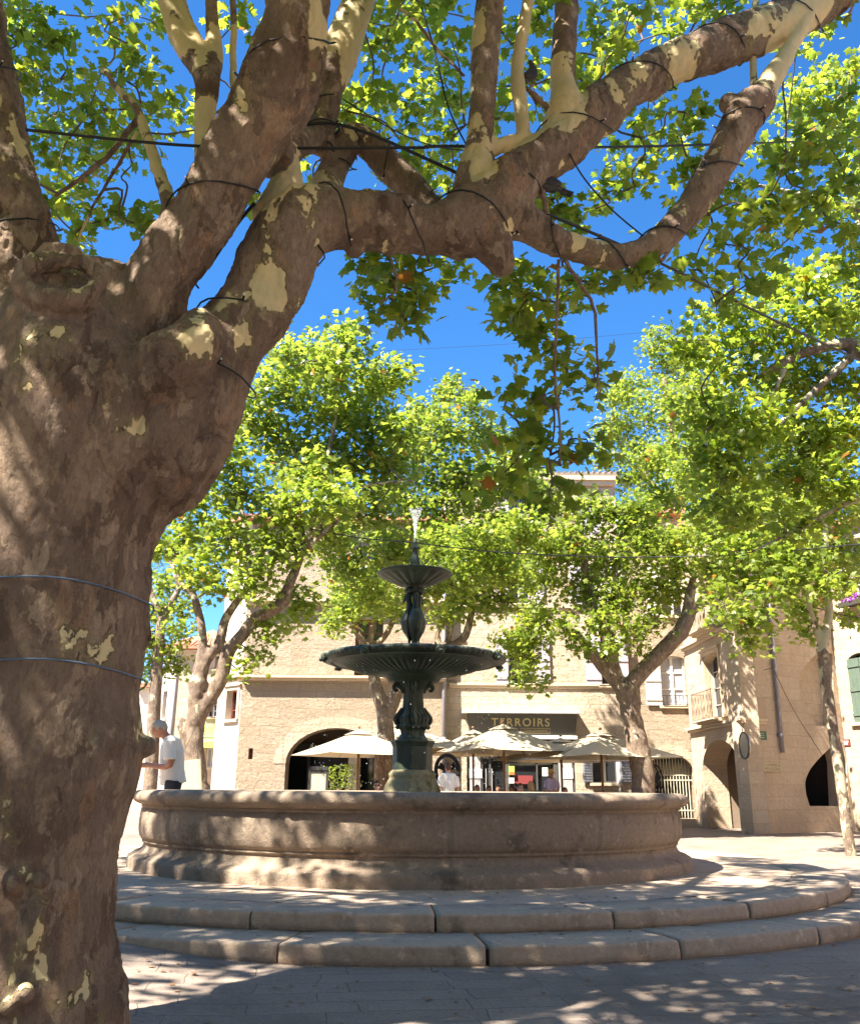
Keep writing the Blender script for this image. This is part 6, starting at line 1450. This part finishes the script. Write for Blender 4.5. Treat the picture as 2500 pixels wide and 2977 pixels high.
def cable(name, nodes, r, lab, sag=0.0, cat='cable', mat=None, parent=None):
    P_ = [at(*n) for n in nodes]
    if len(P_) == 2:
        a, b_ = P_; P_ = [a.lerp(b_, t) + Vector((0, 0, -sag*4*t*(1-t))) for t in np.linspace(0, 1, 13)]
    else: P_ = spline(P_, None, 6)
    b = MB(); b.tube(P_, r, 6); return tag(b.build(name, mat or M['cable'], None, smooth=True), lab, cat)
cable('overhead_cable', [(75,376,4.7),(600,425,5.0),(1200,428,5.2),(1300,424,5.3),(1900,424,6.5),(2700,396,9.5)], .011, 'black cable stretched level across the upper part of the tree')
cable('overhead_cable', [(868,362,5.3),(1030,372,5.3),(1390,530,5.5),(1560,608,5.6),(1900,755,6.5),(2250,930,7.8),(2700,1140,10)], .013, 'thick black cable sloping from the middle limb down to the right edge')
cable('overhead_cable', [(1225,20,5.3),(1265,150,5.3),(1300,300,5.3),(1345,400,5.3),(1400,490,5.2)], .006, 'thin cord hanging down beside the upright mottled limb')
cable('overhead_cable', [(995,285,5.6),(1150,380,5.8),(1270,425,6.0),(1390,440,6.0)], .005, 'thin cord running behind the right limb')
cable('overhead_cable', [(1655,445,5.4),(1700,520,5.5),(1780,610,5.6),(1875,690,5.7)], .006, 'thin cord hanging between the long limb and the curving limb')
cable('overhead_cable', [(740,590,4.8),(690,650,4.9),(610,770,5.0)], .012, 'short thick black cable behind the middle limb')
cable('overhead_cable', [(890,1535,17.5),(1040,1563,17.5),(1200,1578,18),(1450,1605,19),(1800,1620,20),(2150,1612,19),(2520,1580,16)], .012, 'long cable crossing the square behind the top of the fountain')
cable('overhead_cable', [(1060,1022,30),(1500,998,30),(1990,955,30)], .006, 'hair thin wire high against the blue sky')
cable('overhead_cable', [(1990,1992,31.9),(2060,1990,30.5),(2246,1942,27.2)], .008, 'thin wire looping from the corner house to its drainpipe')
cable('overhead_cable', [(2250,1950,27),(2310,2070,27),(2392,2198,27)], .008, 'wire slanting down the shaded wall of the corner house')
# coil of cable hung in the wired tree
c = at(865, 1565, 17.4); b = MB()
for k in range(5): b.tube([c + Vector((.09*math.cos(t)+.01*k, .02*k, -.28*(1+.04*k)*math.sin(t))) for t in np.linspace(0, 2*PI, 25)[:-1]], .012, 6, closed=True)
tag(b.build('cable_coil', M['cable'], None, smooth=True), 'coil of black cable hung high in the wired tree', 'cable')
# blue wires tied round the big trunk: they follow the bark surface
def trunkwire(pts_px, lab):
    dg = bpy.context.evaluated_depsgraph_get(); dg.update(); o_ = Vector((0, 0, EYE)); out = []; inv = tr.matrix_world.inverted()
    for px, py in pts_px:
        d = ray(px, py).normalized(); ok, loc, nrm, _ = tr.ray_cast(inv @ o_, d)
        if ok: out.append(tr.matrix_world @ loc + nrm*0.006)
    if len(out) > 2:
        e = out[-1]; ctr = Vector((BL.x, BL.y, e.z)); a0 = math.atan2(e.y-ctr.y, e.x-ctr.x); rd = (Vector((e.x, e.y, 0))-Vector((ctr.x, ctr.y, 0))).length
        for k in range(1, 12): out.append(Vector((ctr.x + (rd+.03)*math.cos(a0+.14*k), ctr.y + (rd+.03)*math.sin(a0+.14*k), e.z - 0.01*k)))
        b = MB(); b.tube(out, .0045, 6); tag(b.build('blue_wire', M['bluewire'], None, smooth=True), lab, 'wire')
bpy.context.view_layer.update()
trunkwire([(x, 1676 + 0.00055*max(0, x-90)**2*1.25 + 0.05*max(0, 60-x)) for x in range(-40, 432, 16)], 'upper thin blue wire tied round the big trunk')
trunkwire([(x, 1916 + 0.00048*max(0, x-90)**2*1.2 + 0.05*max(0, 60-x)) for x in range(-40, 428, 16)], 'lower thin blue wire tied round the big trunk')
# fallen leaves
pos = np.stack([rng.uniform(-3.5, 7.5, 260), rng.uniform(5.2, 9.5, 260), np.zeros(260)], 1)
for p in pos:
    rr = math.hypot(p[0]-cx, p[1]-cy); p[2] = (Z2 if rr < 5.25 else Z1 if rr < 5.98 else ground_z(p[0], p[1])) + 0.012
o = leaves('fallen_leaves', pos, .045, plain('dry_leaf', (0.22, 0.11, 0.045), 0.8, var=.4), None, False, up=6.0); tag(o, 'a few dry brown leaves lying on the paving and steps', 'leaves', kind='stuff')
